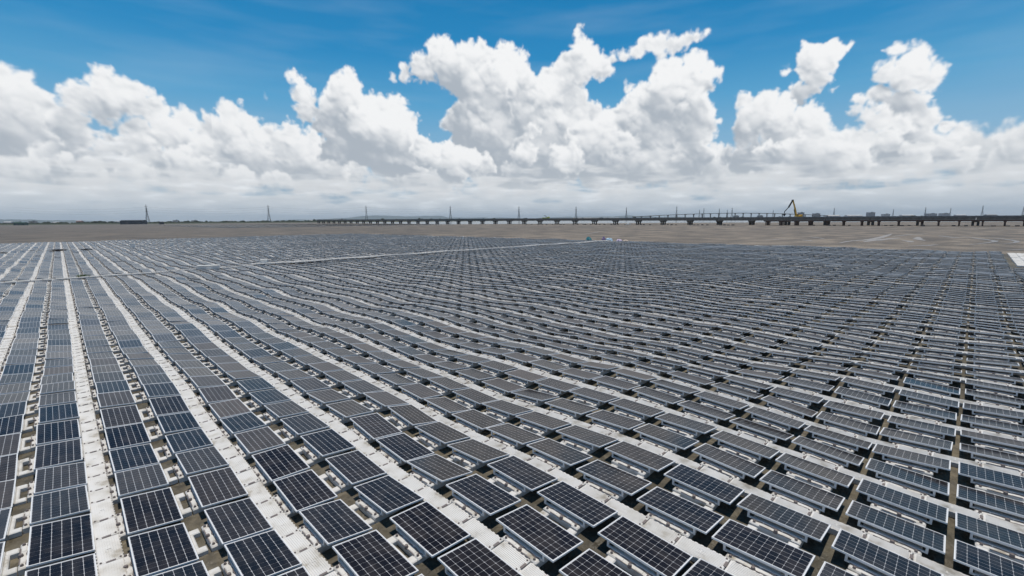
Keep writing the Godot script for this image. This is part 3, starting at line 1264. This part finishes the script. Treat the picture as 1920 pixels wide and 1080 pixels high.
func build_viaduct() -> void:
	var o := thing("viaduct", "long grey concrete viaduct on four-legged piers crossing the mud", "bridge", Transform3D(Basis(), Vector3(470, 0, 0)))
	X = Transform3D()
	# each span is a beam, its slab and two parapets
	for n in range(-4, 39):
		var v0 := 0.4 + 30.0 * n
		var y0 := deck_top(v0)
		var y1 := deck_top(v0 + 30.0)
		var st := tool()
		for s in [-3.6, 0.0, 3.6]:
			bar(st, Vector3(s, y0 - 2.30, -v0 - 0.15), Vector3(s, y1 - 2.30, -v0 - 29.85), 2.6, 1.9)
		bar(st, Vector3(0, y0 - 1.20, -v0 - 0.04), Vector3(0, y1 - 1.20, -v0 - 29.96), 11.4, 0.34)
		part(o, "deck_span", done(st, M.concrete))
		st = tool()
		for s in [-5.55, 5.55]:
			bar(st, Vector3(s, y0 - 0.51, -v0 - 0.03), Vector3(s, y1 - 0.51, -v0 - 29.97), 0.28, 1.04)
		part(o, "parapet", done(st, M.concrete))
	for n in range(-4, 40):
		var v := 0.4 + 30.0 * n
		var y := deck_top(v) - 3.26
		var st := tool()
		# hammerhead cap, wider at the top
		var a := [Vector3(-2.7, y - 1.3, -v - 1.9), Vector3(2.7, y - 1.3, -v - 1.9), Vector3(2.7, y - 1.3, -v + 1.9), Vector3(-2.7, y - 1.3, -v + 1.9)]
		var b := [Vector3(-4.6, y - 0.5, -v - 2.1), Vector3(4.6, y - 0.5, -v - 2.1), Vector3(4.6, y - 0.5, -v + 2.1), Vector3(-4.6, y - 0.5, -v + 2.1)]
		var outs := [Vector3(0, 0, -1), Vector3(1, -0.5, 0), Vector3(0, 0, 1), Vector3(-1, -0.5, 0)]
		for k in 4:
			quad(st, a[k], a[(k + 1) % 4], b[(k + 1) % 4], b[k], outs[k])
		quad(st, a[0], a[1], a[2], a[3], Vector3.DOWN)
		box(st, Vector3(0, y - 0.25, -v), Vector3(9.2, 0.5, 4.2))
		var p := part(o, "pier", done(st, M.concrete))
		for i in [-1.0, 1.0]:
			for j in [-1.0, 1.0]:
				st = tool()
				cyl(st, Vector3(i * 1.9, -0.4, -v + j * 1.35), Vector3(i * 1.9, y - 1.28, -v + j * 1.35), 0.72, 0.72, 10)
				part(p, "column", done(st, M.concrete_dark))


func build_trestle() -> void:
	var o := thing("trestle", "low dark rusty steel work trestle standing in front of the viaduct", "trestle", Transform3D(Basis(), Vector3(450, 0, 0)))
	X = Transform3D()
	var st := tool()
	for s in [-3.6, 0.0, 3.6]:
		bar(st, Vector3(s, 3.75, -133.0), Vector3(s, 3.75, 60.0), 0.5, 0.8)
	part(o, "girder", done(st, M.steel_rust))
	st = tool()
	for k in 32:
		box(st, Vector3(0, 4.26, -130.2 + k * 6.0), Vector3(9.0, 0.2, 5.9))
	part(o, "deck", done(st, M.concrete_dark))
	var at := [130.6, 119.9, 108.1, 97.8, 86.0, 75.0, 63.2, 52.8, 41.0, 27.9, 19.0, 8.4, -3.1, -13.5, -22.2, -34.0, -46.0]
	for k in at.size():
		st = tool()
		var wide := 2.2 if k in [0, 1, 2, 3] else 1.3
		box(st, Vector3(0, 3.12, -at[k]), Vector3(8.4, 0.42, wide))
		var cross := part(o, "pile_bent", done(st, M.steel_rust))
		for i in [-1.0, 0.0, 1.0]:
			st = tool()
			if k < 4:
				cyl(st, Vector3(i * 3.2, -0.4, -at[k] - 0.7), Vector3(i * 3.2, 2.92, -at[k] - 0.7), 0.36, 0.36, 8)
				cyl(st, Vector3(i * 3.2, -0.4, -at[k] + 0.7), Vector3(i * 3.2, 2.92, -at[k] + 0.7), 0.36, 0.36, 8)
			else:
				cyl(st, Vector3(i * 3.2, -0.4, -at[k]), Vector3(i * 3.2, 2.92, -at[k]), 0.42, 0.42, 8)
			part(cross, "pile", done(st, M.steel_rust))


func build_blocks() -> void:
	var at := [418.5, 409.4, 399.2, 395.4, 390.4, 383.1, 373.5, 370.0, 366.5, 363.0, 359.6, 356.1, 341.7, 335.1, 326.6, 322.4, 316.2, 308.1, 304.1, 296.3, 287.6, 282.9, 278.3, 270.0, 255.0, 250.6, 247.2, 240.5, 225.9, 220.3, 216.4, 211.8, 196.9, 193.2, 189.6, 185.4, 180.5, 168.9, 164.9, 161.0, 156.7, 93.9, 82.8, 79.8, 70.2, 47.7, 44.2, 38.3, 34.2, 26.6, 10.9, 4.7, -8.3, -14.7, -18.9]
	X = Transform3D()
	var st := tool()
	box(st, Vector3(0, 0.42, 0), Vector3(1.3, 0.9, 2.0), 0.08)
	var m := done(st, M.concrete_dark)
	for k in at.size():
		var o := MeshInstance3D.new()
		o.name = numbered("concrete_block")
		o.mesh = m
		o.transform = Transform3D(Basis(Vector3.UP, rng.randfn(0, 0.15)).scaled(Vector3(1, rng.randf_range(0.75, 1.1), rng.randf_range(0.75, 1.15))), Vector3(441.0 + rng.randfn(0, 0.8), 0, -at[k]))
		o.set_meta("label", "small dark concrete block before the viaduct, %s in the line from the left" % ordinal(k + 1))
		o.set_meta("category", "concrete block")
		o.set_meta("group", "concrete blocks lined up along the viaduct")
		add_child(o, true)


func build_excavator() -> void:
	var y := deck_top(114.6) - 1.03
	var t := Transform3D(Basis(Vector3.UP, deg_to_rad(YAW)), Vector3(472.5, y, -114.6))
	var o := thing("excavator", "yellow excavator with tall folded boom standing on the viaduct deck", "excavator", t)
	X = Transform3D()
	var st := tool()
	for s in [-1.0, 1.0]:
		box(st, Vector3(1.5, 0.5, s * 1.3), Vector3(5.2, 1.0, 0.75), 0.2)
	part(o, "track", done(st, M.black))
	st = tool()
	box(st, Vector3(2.2, 1.75, 0), Vector3(5.4, 1.3, 3.1), 0.25)
	box(st, Vector3(4.4, 2.6, 0), Vector3(1.5, 0.7, 3.0), 0.2)
	part(o, "body", done(st, M.yellow))
	st = tool()
	box(st, Vector3(0.4, 2.7, 1.0), Vector3(1.6, 1.9, 1.1), 0.15)
	var cab := part(o, "cab", done(st, M.yellow))
	st = tool()
	box(st, Vector3(0.4, 2.9, 1.56), Vector3(1.2, 0.9, 0.05))
	part(cab, "window", done(st, M.glass))
	st = tool()
	bar(st, Vector3(0.2, 2.2, 0), Vector3(-1.6, 9.0, 0), 0.75, 1.25)
	bar(st, Vector3(-1.6, 9.0, 0), Vector3(-4.0, 15.9, 0), 0.65, 1.0)
	part(o, "boom", done(st, M.yellow))
	st = tool()
	bar(st, Vector3(-0.9, 2.5, 0), Vector3(-2.3, 7.5, 0), 0.3, 0.4)
	part(o, "boom_cylinder", done(st, M.steel_grey))
	st = tool()
	bar(st, Vector3(-3.9, 15.9, 0), Vector3(-7.4, 9.4, 0), 0.65, 1.15)
	box(st, Vector3(-4.1, 15.8, 0), Vector3(1.6, 0.9, 0.8), 0.2)
	part(o, "stick", done(st, M.black))
	st = tool()
	bar(st, Vector3(-7.2, 9.6, 0), Vector3(-10.4, 6.0, 0), 0.4, 0.6)
	bar(st, Vector3(-10.4, 6.0, 0), Vector3(-10.7, 4.4, 0), 0.4, 0.5)
	part(o, "linkage", done(st, M.black))
	st = tool()
	box(st, Vector3(-10.5, 3.5, 0), Vector3(1.9, 1.3, 1.3), 0.3)
	bar(st, Vector3(-10.9, 3.0, 0), Vector3(-10.9, 1.6, 0), 0.5, 0.6)
	bar(st, Vector3(-10.2, 3.0, 0), Vector3(-10.4, 1.6, 0), 0.5, 0.6)
	part(o, "grapple", done(st, M.black))


func build_bridge_truck() -> void:
	var y := deck_top(409.0) - 1.03
	var o := thing("crane_truck", "yellow-green truck with a small dark crane on the viaduct", "truck", Transform3D(Basis(), Vector3(467.5, y, -409.0)))
	X = Transform3D()
	var st := tool()
	box(st, Vector3(0, 1.5, 0), Vector3(2.4, 1.1, 9.0), 0.1)
	part(o, "bed", done(st, M.lime))
	st = tool()
	box(st, Vector3(0, 1.9, 5.9), Vector3(2.4, 2.2, 2.2), 0.25)
	var cab := part(o, "cab", done(st, M.lime))
	st = tool()
	box(st, Vector3(-1.21, 2.3, 5.9), Vector3(0.04, 0.8, 1.4))
	part(cab, "window", done(st, M.glass))
	for z in [-3.4, -2.0, 4.8]:
		for s in [-1.0, 1.0]:
			st = tool()
			cyl(st, Vector3(s * 0.8, 0.5, z), Vector3(s * 1.2, 0.5, z), 0.5, 0.5, 12)
			part(o, "wheel", done(st, M.black))
	st = tool()
	bar(st, Vector3(0, 2.0, 2.0), Vector3(0, 4.2, 1.4), 0.6, 0.6)
	bar(st, Vector3(0, 4.2, 1.4), Vector3(0, 4.6, -2.2), 0.4, 0.5)
	part(o, "crane", done(st, M.black))


func build_boat() -> void:
	var o := thing("boat", "small white boat lying on the mud before the viaduct", "boat", Transform3D(Basis(Vector3.UP, deg_to_rad(70)), Vector3(428, 0.0, -258)))
	X = Transform3D()
	var st := tool()
	var rib := []
	for k in 7:
		var t := k / 6.0
		var w := 1.0 * sqrt(maxf(0.02, 1.0 - pow(t, 2.6)))
		var lift := 0.45 * t * t
		rib.append([Vector3(-w, 1.0 + lift, -3.0 + 6.0 * t), Vector3(-w * 0.6, 0.1 + lift * 0.7, -3.0 + 6.0 * t), Vector3(w * 0.6, 0.1 + lift * 0.7, -3.0 + 6.0 * t), Vector3(w, 1.0 + lift, -3.0 + 6.0 * t)])
	for k in 6:
		for m in 3:
			quad(st, rib[k][m], rib[k][m + 1], rib[k + 1][m + 1], rib[k + 1][m], [Vector3.LEFT, Vector3.DOWN, Vector3.RIGHT][m])
		quad(st, rib[k][0] - Vector3(0, 0.12, 0), rib[k][3] - Vector3(0, 0.12, 0), rib[k + 1][3] - Vector3(0, 0.12, 0), rib[k + 1][0] - Vector3(0, 0.12, 0), Vector3.UP)
	quad(st, rib[0][0], rib[0][1], rib[0][2], rib[0][3], Vector3.FORWARD)
	part(o, "hull", done(st, M.white))
	st = tool()
	box(st, Vector3(0, 1.45, -0.6), Vector3(1.3, 0.95, 1.8), 0.15)
	var cab := part(o, "cabin", done(st, M.white))
	st = tool()
	box(st, Vector3(0, 1.55, 0.31), Vector3(1.0, 0.4, 0.04))
	part(cab, "window", done(st, M.glass))


func lump(w: float, h: float, d: float, seed_: int) -> SurfaceTool:
	# a crumpled heap of cloth
	var st := tool()
	var nn := FastNoiseLite.new()
	nn.seed = seed_
	nn.frequency = 0.9
	var rings := 7
	var n := 18
	var prev := []
	for j in rings + 1:
		var t := float(j) / rings
		var cur := []
		for k in n:
			var a := TAU * k / n
			var r := cos(t * PI * 0.5) * (1.0 + 0.45 * nn.get_noise_2d(cos(a) * 2.0 + t * 3.0, sin(a) * 2.0))
			var y := h * pow(sin(t * PI * 0.5), 0.8) * (1.0 + 0.5 * nn.get_noise_2d(cos(a) * 1.4 + 9.0, sin(a) * 1.4 + t))
			cur.append(Vector3(cos(a) * r * w * 0.5, y - 0.02, sin(a) * r * d * 0.5))
		if j > 0:
			for k in n:
				var m := (k + 1) % n
				quad(st, prev[k], prev[m], cur[m], cur[k], cur[k] + Vector3.UP * 0.3)
		prev = cur
	return st


func build_tarps() -> void:
	X = Transform3D()
	var list := [
		["teal", "teal tarpaulin heap at the far end of the cross walkway", 118.6, 85.5, 1.50, 0.98, 1.80, srgb(0.02, 0.20, 0.24), 0.28],
		["lilac", "purple heap of sacks at the far end of the cross walkway", 119.6, 80.6, 1.20, 0.98, 1.12, srgb(0.26, 0.19, 0.34), 0.28],
		["pale_blue", "pale blue tarpaulin spread at the far end of the cross walkway", 119.2, 78.4, 1.65, 0.75, 2.55, srgb(0.42, 0.60, 0.74), 0.28],
		["pale_lilac", "pale lilac tarpaulin beside the pale blue one on the array edge", 119.8, 75.2, 1.35, 0.68, 1.95, srgb(0.55, 0.47, 0.62), 0.28],
		["cream", "cream sheet at the right end of the tarpaulin heap", 119.6, 72.8, 1.20, 0.45, 1.65, srgb(0.62, 0.50, 0.40), 0.28],
		["black_left", "black sheet thrown over panels at the far left picture edge", -9.5, 151.5, 2.0, 0.2, 1.6, srgb(0.03, 0.03, 0.033), 0.45],
		["black_mid", "left one of two neighbouring black sheets on the far left panels", -0.6, 154.8, 3.0, 0.2, 1.7, srgb(0.03, 0.03, 0.033), 0.45],
		["black_right", "right one of two neighbouring black sheets on the far left panels", 4.4, 154.8, 2.2, 0.2, 1.7, srgb(0.03, 0.03, 0.033), 0.45]]
	for k in list.size():
		var a: Array = list[k]
		var m := mat("tarp_" + a[0], a[7], 0.55)
		var o := whole("tarpaulin", a[1], "", done(lump(a[4], a[5], a[6], 70 + k), m), "tarpaulin")
		o.position = Vector3(a[2], height(a[2], a[3]) + a[8], -a[3])
	# a tuft of weeds on the cross walkway
	var st := tool()
	for k in 90:
		var p := Vector3(rng.randfn(0, 0.28), 0.2, rng.randfn(0, 0.28))
		var q := p + Vector3(rng.randfn(0, 0.16), rng.randf_range(0.15, 0.42), rng.randfn(0, 0.16))
		bar(st, p, q, 0.05, 0.02)
	var w := whole("weeds", "green tuft of weeds growing at the left cross walkway", "", done(st, mat("weed", srgb(0.10, 0.14, 0.05), 0.8)), "weeds")
	w.position = Vector3(1.55, height(1.5, 78.5), -78.6)


func build_boxes() -> void:
	X = Transform3D()
	var list := [["wide white equipment box on the left part of the cross walkway", 14.6, 76.4, 2.6, 0.5], ["small white equipment box on the cross walkway, right of the wide one", 22.4, 78.2, 0.9, 0.7], ["white equipment box on the far left rows, leftmost of three", 13.6, 158.0, 1.0, 1.1], ["white equipment box on the far left rows, middle of three", 22.0, 157.6, 0.8, 1.0], ["white equipment box on the far left rows, rightmost of three", 26.0, 157.8, 0.8, 1.0]]
	for a in list:
		var o := thing("equipment_box", a[0], "equipment box", Transform3D(Basis(Vector3.UP, deg_to_rad(-20)), Vector3(a[1], height(a[1], a[2]) + 0.22, -a[2])))
		var st := tool()
		box(st, Vector3(0, a[4] * 0.5 + 0.08, 0), Vector3(a[3], a[4], 0.7), 0.05)
		part(o, "case", done(st, M.white))
		st = tool()
		box(st, Vector3(0, a[4] + 0.11, 0), Vector3(a[3] + 0.12, 0.05, 0.85), 0.02)
		part(o, "lid", done(st, M.white))
		st = tool()
		for s in [-1.0, 1.0]:
			box(st, Vector3(s * a[3] * 0.4, 0.03, 0), Vector3(0.1, 0.16, 0.6))
		part(o, "foot", done(st, M.rail))


# ==================================================================== far things
func pylon_mesh(h: float) -> Array:
	X = Transform3D()
	var st := tool()
	var w := 6.0
	var th := 0.58
	var levels := [0.0, 0.16, 0.30, 0.42, 0.52, 0.61, 0.69, 0.76, 0.83, 0.90, 1.0]
	var wid := func(t: float) -> float: return w * (1.0 - t * 1.25) if t < 0.6 else w * (0.25 - 0.22 * (t - 0.6) / 0.4)
	var cor := [Vector3(-1, 0, -1), Vector3(1, 0, -1), Vector3(1, 0, 1), Vector3(-1, 0, 1)]
	for i in levels.size() - 1:
		var a: float = wid.call(levels[i])
		var b: float = wid.call(levels[i + 1])
		for k in 4:
			var p0: Vector3 = cor[k] * a + Vector3(0, levels[i] * h, 0)
			var p1: Vector3 = cor[k] * b + Vector3(0, levels[i + 1] * h, 0)
			var q0: Vector3 = cor[(k + 1) % 4] * a + Vector3(0, levels[i] * h, 0)
			var q1: Vector3 = cor[(k + 1) % 4] * b + Vector3(0, levels[i + 1] * h, 0)
			bar(st, p0, p1, th, th)
			bar(st, p0, q1, th * 0.6, th * 0.6)
			bar(st, q0, p1, th * 0.6, th * 0.6)
			bar(st, p1, q1, th * 0.6, th * 0.6)
	var mast := done(st, M.steel_grey)
	st = tool()
	var s2 := []
	for t in [0.66, 0.78, 0.90]:
		st = tool()
		for s in [-1.0, 1.0]:
			var tip := Vector3(0, t * h, s * 5.6)
			for k in [-1.0, 1.0]:
				bar(st, Vector3(k * 0.8, t * h - 0.9, s * 0.8), tip, th * 0.8, th * 0.8)
				bar(st, Vector3(k * 0.6, t * h + 1.1, s * 0.7), tip, th * 0.7, th * 0.7)
		s2.append(done(st, M.steel_grey))
	return [mast, s2]


func wire(a: Vector3, b: Vector3, sag: float, r: float) -> ArrayMesh:
	var st := tool()
	var prev := a
	for k in range(1, 17):
		var t := k / 16.0
		var p := a.lerp(b, t) + Vector3.DOWN * sag * 4.0 * t * (1.0 - t)
		cyl(st, prev, p, r, r, 4)
		prev = p
	return done(st, M.wire)


func build_pylons() -> void:
	var at := [[242, -2193, 71], [591, -1951, 69], [933, -1819, 69], [1276, -1688, 69], [1588, -1557, 69], [1883, -1439, 69], [2215, -1350, 68], [2326, -1117, 70], [3277, -1402, 66], [3009, -1259, 70], [3122, -1204, 68], [3419, -1262, 64], [3026, -1088, 69], [4085, -1153, 68], [3759, -687, 69], [4654, -465, 64], [4153, -248, 70], [5248, -159, 76], [3961, 19, 70], [4778, 221, 70]]
	var made := pylon_mesh(70.0)
	for k in at.size():
		var a: Array = at[k]
		var turn := 1.16 if k < 7 else 0.6
		var o := thing("pylon", "grey lattice power pylon on the far shore, %s from the left" % ordinal(k + 1), "pylon", Transform3D(Basis(Vector3.UP, turn).scaled(Vector3(1, a[2] / 70.0, 1)), Vector3(a[0], 0, a[1])), "power pylons along the horizon")
		part(o, "mast", made[0])
		for m in made[1]:
			part(o, "cross_arm", m)
	# wires between the first seven and one that stands outside the picture
	var line := [Vector3(-107, 0, -2435)]
	for k in 7:
		line.append(Vector3(at[k][0], 0, at[k][1]))
	X = Transform3D()
	for k in line.size() - 1:
		var a: Vector3 = line[k]
		var b: Vector3 = line[k + 1]
		var side := (b - a).cross(Vector3.UP).normalized()
		var o := thing("power_line", ("six sagging wires running out of the picture left of the first pylon" if k == 0 else "six sagging wires between the %s and %s pylon from the left" % [ordinal(k), ordinal(k + 1)]), "power line", Transform3D(Basis(), a))
		for t in [0.66, 0.78, 0.90]:
			for s in [-1.0, 1.0]:
				part(o, "wire", wire(Vector3(0, t * 70.0 - 1.5, 0) + side * s * 5.5, b - a + Vector3(0, t * 70.0 - 1.5, 0) + side * s * 5.5, 9.0, 0.055))


func build_far_bridge() -> void:
	var o := thing("far_bridge", "thin elevated road bridge on tall piers far behind the excavator", "bridge")
	X = Transform3D()
	var prev := Vector3.ZERO
	var from := Vector3(1960, 0, -1160)
	var to := Vector3(2910, 0, -560)
	for k in 25:
		var t := k / 24.0
		var p := from.lerp(to, t) + Vector3(0, 14.0 + 15.0 * sin(PI * t), 0)
		if k > 0:
			var st := tool()
			bar(st, prev, p, 12.0, 2.6)
			part(o, "deck_span", done(st, M.concrete))
			st = tool()
			box(st, Vector3(p.x, (p.y - 1.3) * 0.5, p.z), Vector3(4.0, p.y - 1.3, 4.0))
			box(st, Vector3(p.x, p.y - 2.2, p.z), Vector3(8.0, 1.6, 8.0))
			part(o, "pier", done(st, M.concrete))
		prev = p


func ahead(az: float, d: float) -> Vector3:
	# a point d metres along the view's middle direction, az degrees to its right
	var a := deg_to_rad(az - YAW)
	return Vector3(sin(a), 0, -cos(a)) * d / cos(deg_to_rad(az))


func build_trees() -> void:
	X = Transform3D()
	var st := tool()
	var rn := RandomNumberGenerator.new()
	rn.seed = 12
	for k in 150:
		var d := Vector3(rn.randfn(0, 1), rn.randfn(0, 1), rn.randfn(0, 1)).normalized() * pow(rn.randf(), 0.4)
		var c := Vector3(d.x * 0.5, 0.56 + d.y * 0.42, d.z * 0.5)
		var a := Vector3(rn.randfn(0, 1), rn.randfn(0, 1), rn.randfn(0, 1)).normalized()
		var b := a.cross(Vector3(rn.randfn(0, 1), rn.randfn(0, 1), rn.randfn(0, 1))).normalized()
		quad(st, c + a * 0.13, c + b * 0.13, c - a * 0.13, c - b * 0.13, d + Vector3.UP * 0.5)
	cyl(st, Vector3.ZERO, Vector3(0, 0.5, 0), 0.05, 0.03, 5)
	var m := done(st, M.leaf)
	var places := []
	var nn := FastNoiseLite.new()
	nn.seed = 3
	nn.frequency = 0.35
	for k in 5200:
		var az := rn.randf_range(-56.0, 54.0)
		var d := 1500.0 + 500.0 * ss(-50, -10, az) + 900.0 * ss(0.0, 25.0, az) + rn.randf_range(0.0, 500.0)
		var keep := nn.get_noise_1d(az * 2.2) + 0.25
		if rn.randf() > 0.55 + keep:
			continue
		var h := rn.randf_range(3.5, 8.0) * (1.0 + 0.7 * nn.get_noise_1d(az * 5.0 + 90.0)) * (1.5 if rn.randf() < 0.06 else 1.0)
		places.append(Transform3D(Basis(Vector3.UP, rn.randf() * TAU).scaled(Vector3(h * rn.randf_range(0.9, 2.2), h, h * rn.randf_range(0.9, 2.2))), ahead(az, d)))
	crowd("treeline", "dark broken line of trees and scrub along the far shore", m, places, [])
	# low embankment under the trees on the left
	st = tool()
	var prev := []
	for k in 60:
		var az := lerpf(-57.0, 2.0, k / 59.0)
		var d := 1440.0 + 520.0 * ss(-50, -10, az)
		var cur := [ahead(az, d - 25.0) + Vector3(0, -0.5, 0), ahead(az, d - 8.0) + Vector3(0, 3.6 + 0.9 * nn.get_noise_1d(k * 1.3), 0), ahead(az, d + 12.0) + Vector3(0, 3.2, 0), ahead(az, d + 40.0) + Vector3(0, -0.5, 0)]
		if k > 0:
			for q in 3:
				quad(st, prev[q], cur[q], cur[q + 1], prev[q + 1], Vector3.UP)
		prev = cur
	whole("embankment", "low dark green embankment along the far shore on the left", "structure", done(st, M.bank))


func build_buildings() -> void:
	# [label, x, z, width, depth, height, colour, storeys (0: a shed with a pitched roof)]
	var list := [
		["long dark blue shed left of the first pylon", 165, -1804, 62, 22, 10.5, srgb(0.020, 0.028, 0.040), 0],
		["small dark hut standing on the mud right of the first pylon", 205, -1590, 9, 7, 6, srgb(0.03, 0.03, 0.03), 0],
		["dark green shed near the left picture edge", -74, -1900, 26, 14, 7, srgb(0.02, 0.07, 0.05), 0],
		["white shed at the left picture edge", -150, -2959, 30, 18, 10, srgb(0.6, 0.6, 0.6), 0],
		["grey house left of the green shed", -79, -3029, 24, 16, 13, srgb(0.35, 0.33, 0.32), 3],
		["low white shed between the green shed and the blue shed", -1, -2671, 26, 16, 8, srgb(0.6, 0.6, 0.6), 0],
		["house with a reddish roof left of the blue shed", 80, -3153, 26, 16, 13, srgb(0.33, 0.20, 0.16), 0],
		["left one of two white sheds left of the blue shed", 122, -2690, 24, 16, 9, srgb(0.65, 0.65, 0.65), 0],
		["right one of two white sheds left of the blue shed", 150, -2660, 20, 16, 8, srgb(0.65, 0.65, 0.65), 0],
		["grey shed just left of the blue shed, farther off", 213, -2882, 30, 18, 9, srgb(0.3, 0.31, 0.32), 0],
		["pale house right of the first pylon", 477, -3183, 24, 18, 14, srgb(0.5, 0.48, 0.46), 3],
		["white house between the first and second pylon", 594, -3348, 28, 18, 13, srgb(0.6, 0.6, 0.58), 3],
		["low grey shed left of the second pylon", 718, -3085, 34, 18, 9, srgb(0.3, 0.3, 0.3), 0],
		["white shed beside the far end of the viaduct", 904, -2340, 24, 14, 8, srgb(0.65, 0.65, 0.65), 0],
		["pale block of flats left of the third pylon", 1142, -2526, 24, 16, 13, srgb(0.5, 0.5, 0.5), 4],
		["bright white shed right of the third pylon", 1210, -2038, 24, 14, 9, srgb(0.75, 0.75, 0.75), 0],
		["second bright white shed right of the third pylon", 1244, -2004, 26, 14, 8.5, srgb(0.75, 0.75, 0.75), 0],
		["grey house between the third and fourth pylon", 1464, -2208, 22, 16, 11, srgb(0.33, 0.32, 0.3), 2],
		["pale house just right of the fourth pylon", 1676, -2139, 22, 16, 10, srgb(0.5, 0.5, 0.5), 2],
		["beige house between the fourth and fifth pylon", 1776, -2040, 24, 16, 10, srgb(0.45, 0.4, 0.33), 2],
		["grey shed left of the fifth pylon", 2040, -2061, 30, 16, 9, srgb(0.35, 0.35, 0.35), 0],
		["long white greenhouse right of the sixth pylon", 2112, -1569, 110, 24, 9.5, srgb(0.62, 0.60, 0.56), 0],
		["second long white greenhouse, left of the seventh pylon", 2172, -1500, 90, 22, 9, srgb(0.62, 0.60, 0.56), 0],
		["white shed right of the seventh pylon", 2322, -1501, 60, 20, 9, srgb(0.62, 0.62, 0.62), 0],
		["pale office block left of the excavator", 3150, -1106, 30, 20, 18, srgb(0.42, 0.42, 0.42), 4],
		["grey office block just left of the excavator's grapple", 3261, -996, 30, 20, 18, srgb(0.33, 0.33, 0.34), 4],
		["tall grey tower block just right of the excavator", 3450, -810, 30, 24, 36, srgb(0.25, 0.26, 0.28), 8],
		["broad grey block of flats, second right of the excavator", 3639, -764, 40, 24, 30, srgb(0.30, 0.30, 0.32), 7],
		["long white hall right of the excavator under the far bridge", 3476, -644, 90, 30, 15, srgb(0.65, 0.63, 0.60), 0],
		["second long white hall under the far bridge", 3695, -568, 100, 30, 15, srgb(0.65, 0.64, 0.63), 0],
		["round-topped grey tower block behind the far bridge", 4151, -539, 44, 28, 36, srgb(0.28, 0.28, 0.30), 9],
		["pale block of flats right of the grey tower block", 3843, -421, 40, 24, 22, srgb(0.5, 0.5, 0.5), 5],
		["white hall at the right end of the far bridge", 3942, -324, 80, 30, 14, srgb(0.62, 0.62, 0.6), 0],
		["grey block of flats behind the right end of the far bridge", 4189, -221, 60, 26, 24, srgb(0.36, 0.36, 0.38), 6],
		["broad pale block of flats third from the right picture edge", 4527, -168, 60, 26, 26, srgb(0.42, 0.42, 0.43), 6],
		["white shed second from the right picture edge", 4190, -79, 60, 26, 13, srgb(0.55, 0.55, 0.55), 0],
		["low grey shed at the right picture edge", 4314, 60, 60, 26, 13, srgb(0.3, 0.3, 0.3), 0]]
	X = Transform3D()
	var paint := {}
	for a in list:
		var c: Color = a[6]
		if not paint.has(c):
			paint[c] = mat("wall_%d" % paint.size(), c, 0.8)
		var shed: bool = a[7] == 0
		var o := thing("far_shed" if shed else "far_house", a[0], "building", Transform3D(Basis(Vector3.UP, deg_to_rad(YAW + 8.0 * sin(a[1]))), Vector3(a[1], 0, a[2])))
		var w: float = a[3]
		var d: float = a[4]
		var h: float = a[5]
		var st := tool()
		box(st, Vector3(0, h * 0.5, 0), Vector3(w, h, d))
		var wall := part(o, "wall", done(st, paint[c]))
		st = tool()
		if shed:
			var r := h * 0.22
			for s in [-1.0, 1.0]:
				quad(st, Vector3(-w * 0.51, h - 0.1, s * d * 0.53), Vector3(w * 0.51, h - 0.1, s * d * 0.53), Vector3(w * 0.51, h + r, 0), Vector3(-w * 0.51, h + r, 0), Vector3(0, 1, s))
				tri(st, Vector3(s * w * 0.50, h, -d * 0.5), Vector3(s * w * 0.50, h, d * 0.5), Vector3(s * w * 0.50, h + r * 0.95, 0), Vector3(s, 0, 0))
			part(o, "roof", done(st, paint[c]))
			st = tool()
			box(st, Vector3(-w * 0.2, h * 0.3, d * 0.5 + 0.1), Vector3(h * 0.7, h * 0.6, 0.2))
			part(o, "door", done(st, M.steel_grey))
		else:
			box(st, Vector3(0, h + 0.4, 0), Vector3(w + 0.8, 0.8, d + 0.8))
			box(st, Vector3(w * 0.2, h + 2.2, 0), Vector3(w * 0.25, 3.0, d * 0.4))
			part(o, "roof", done(st, M.concrete))
			var n: int = a[7]
			for k in n:
				for j in 5:
					st = tool()
					box(st, Vector3((j - 2) * w * 0.185, h * (k + 0.55) / n, d * 0.5 + 0.06), Vector3(w * 0.10, h / n * 0.45, 0.12))
					part(wall, "window", done(st, M.glass))
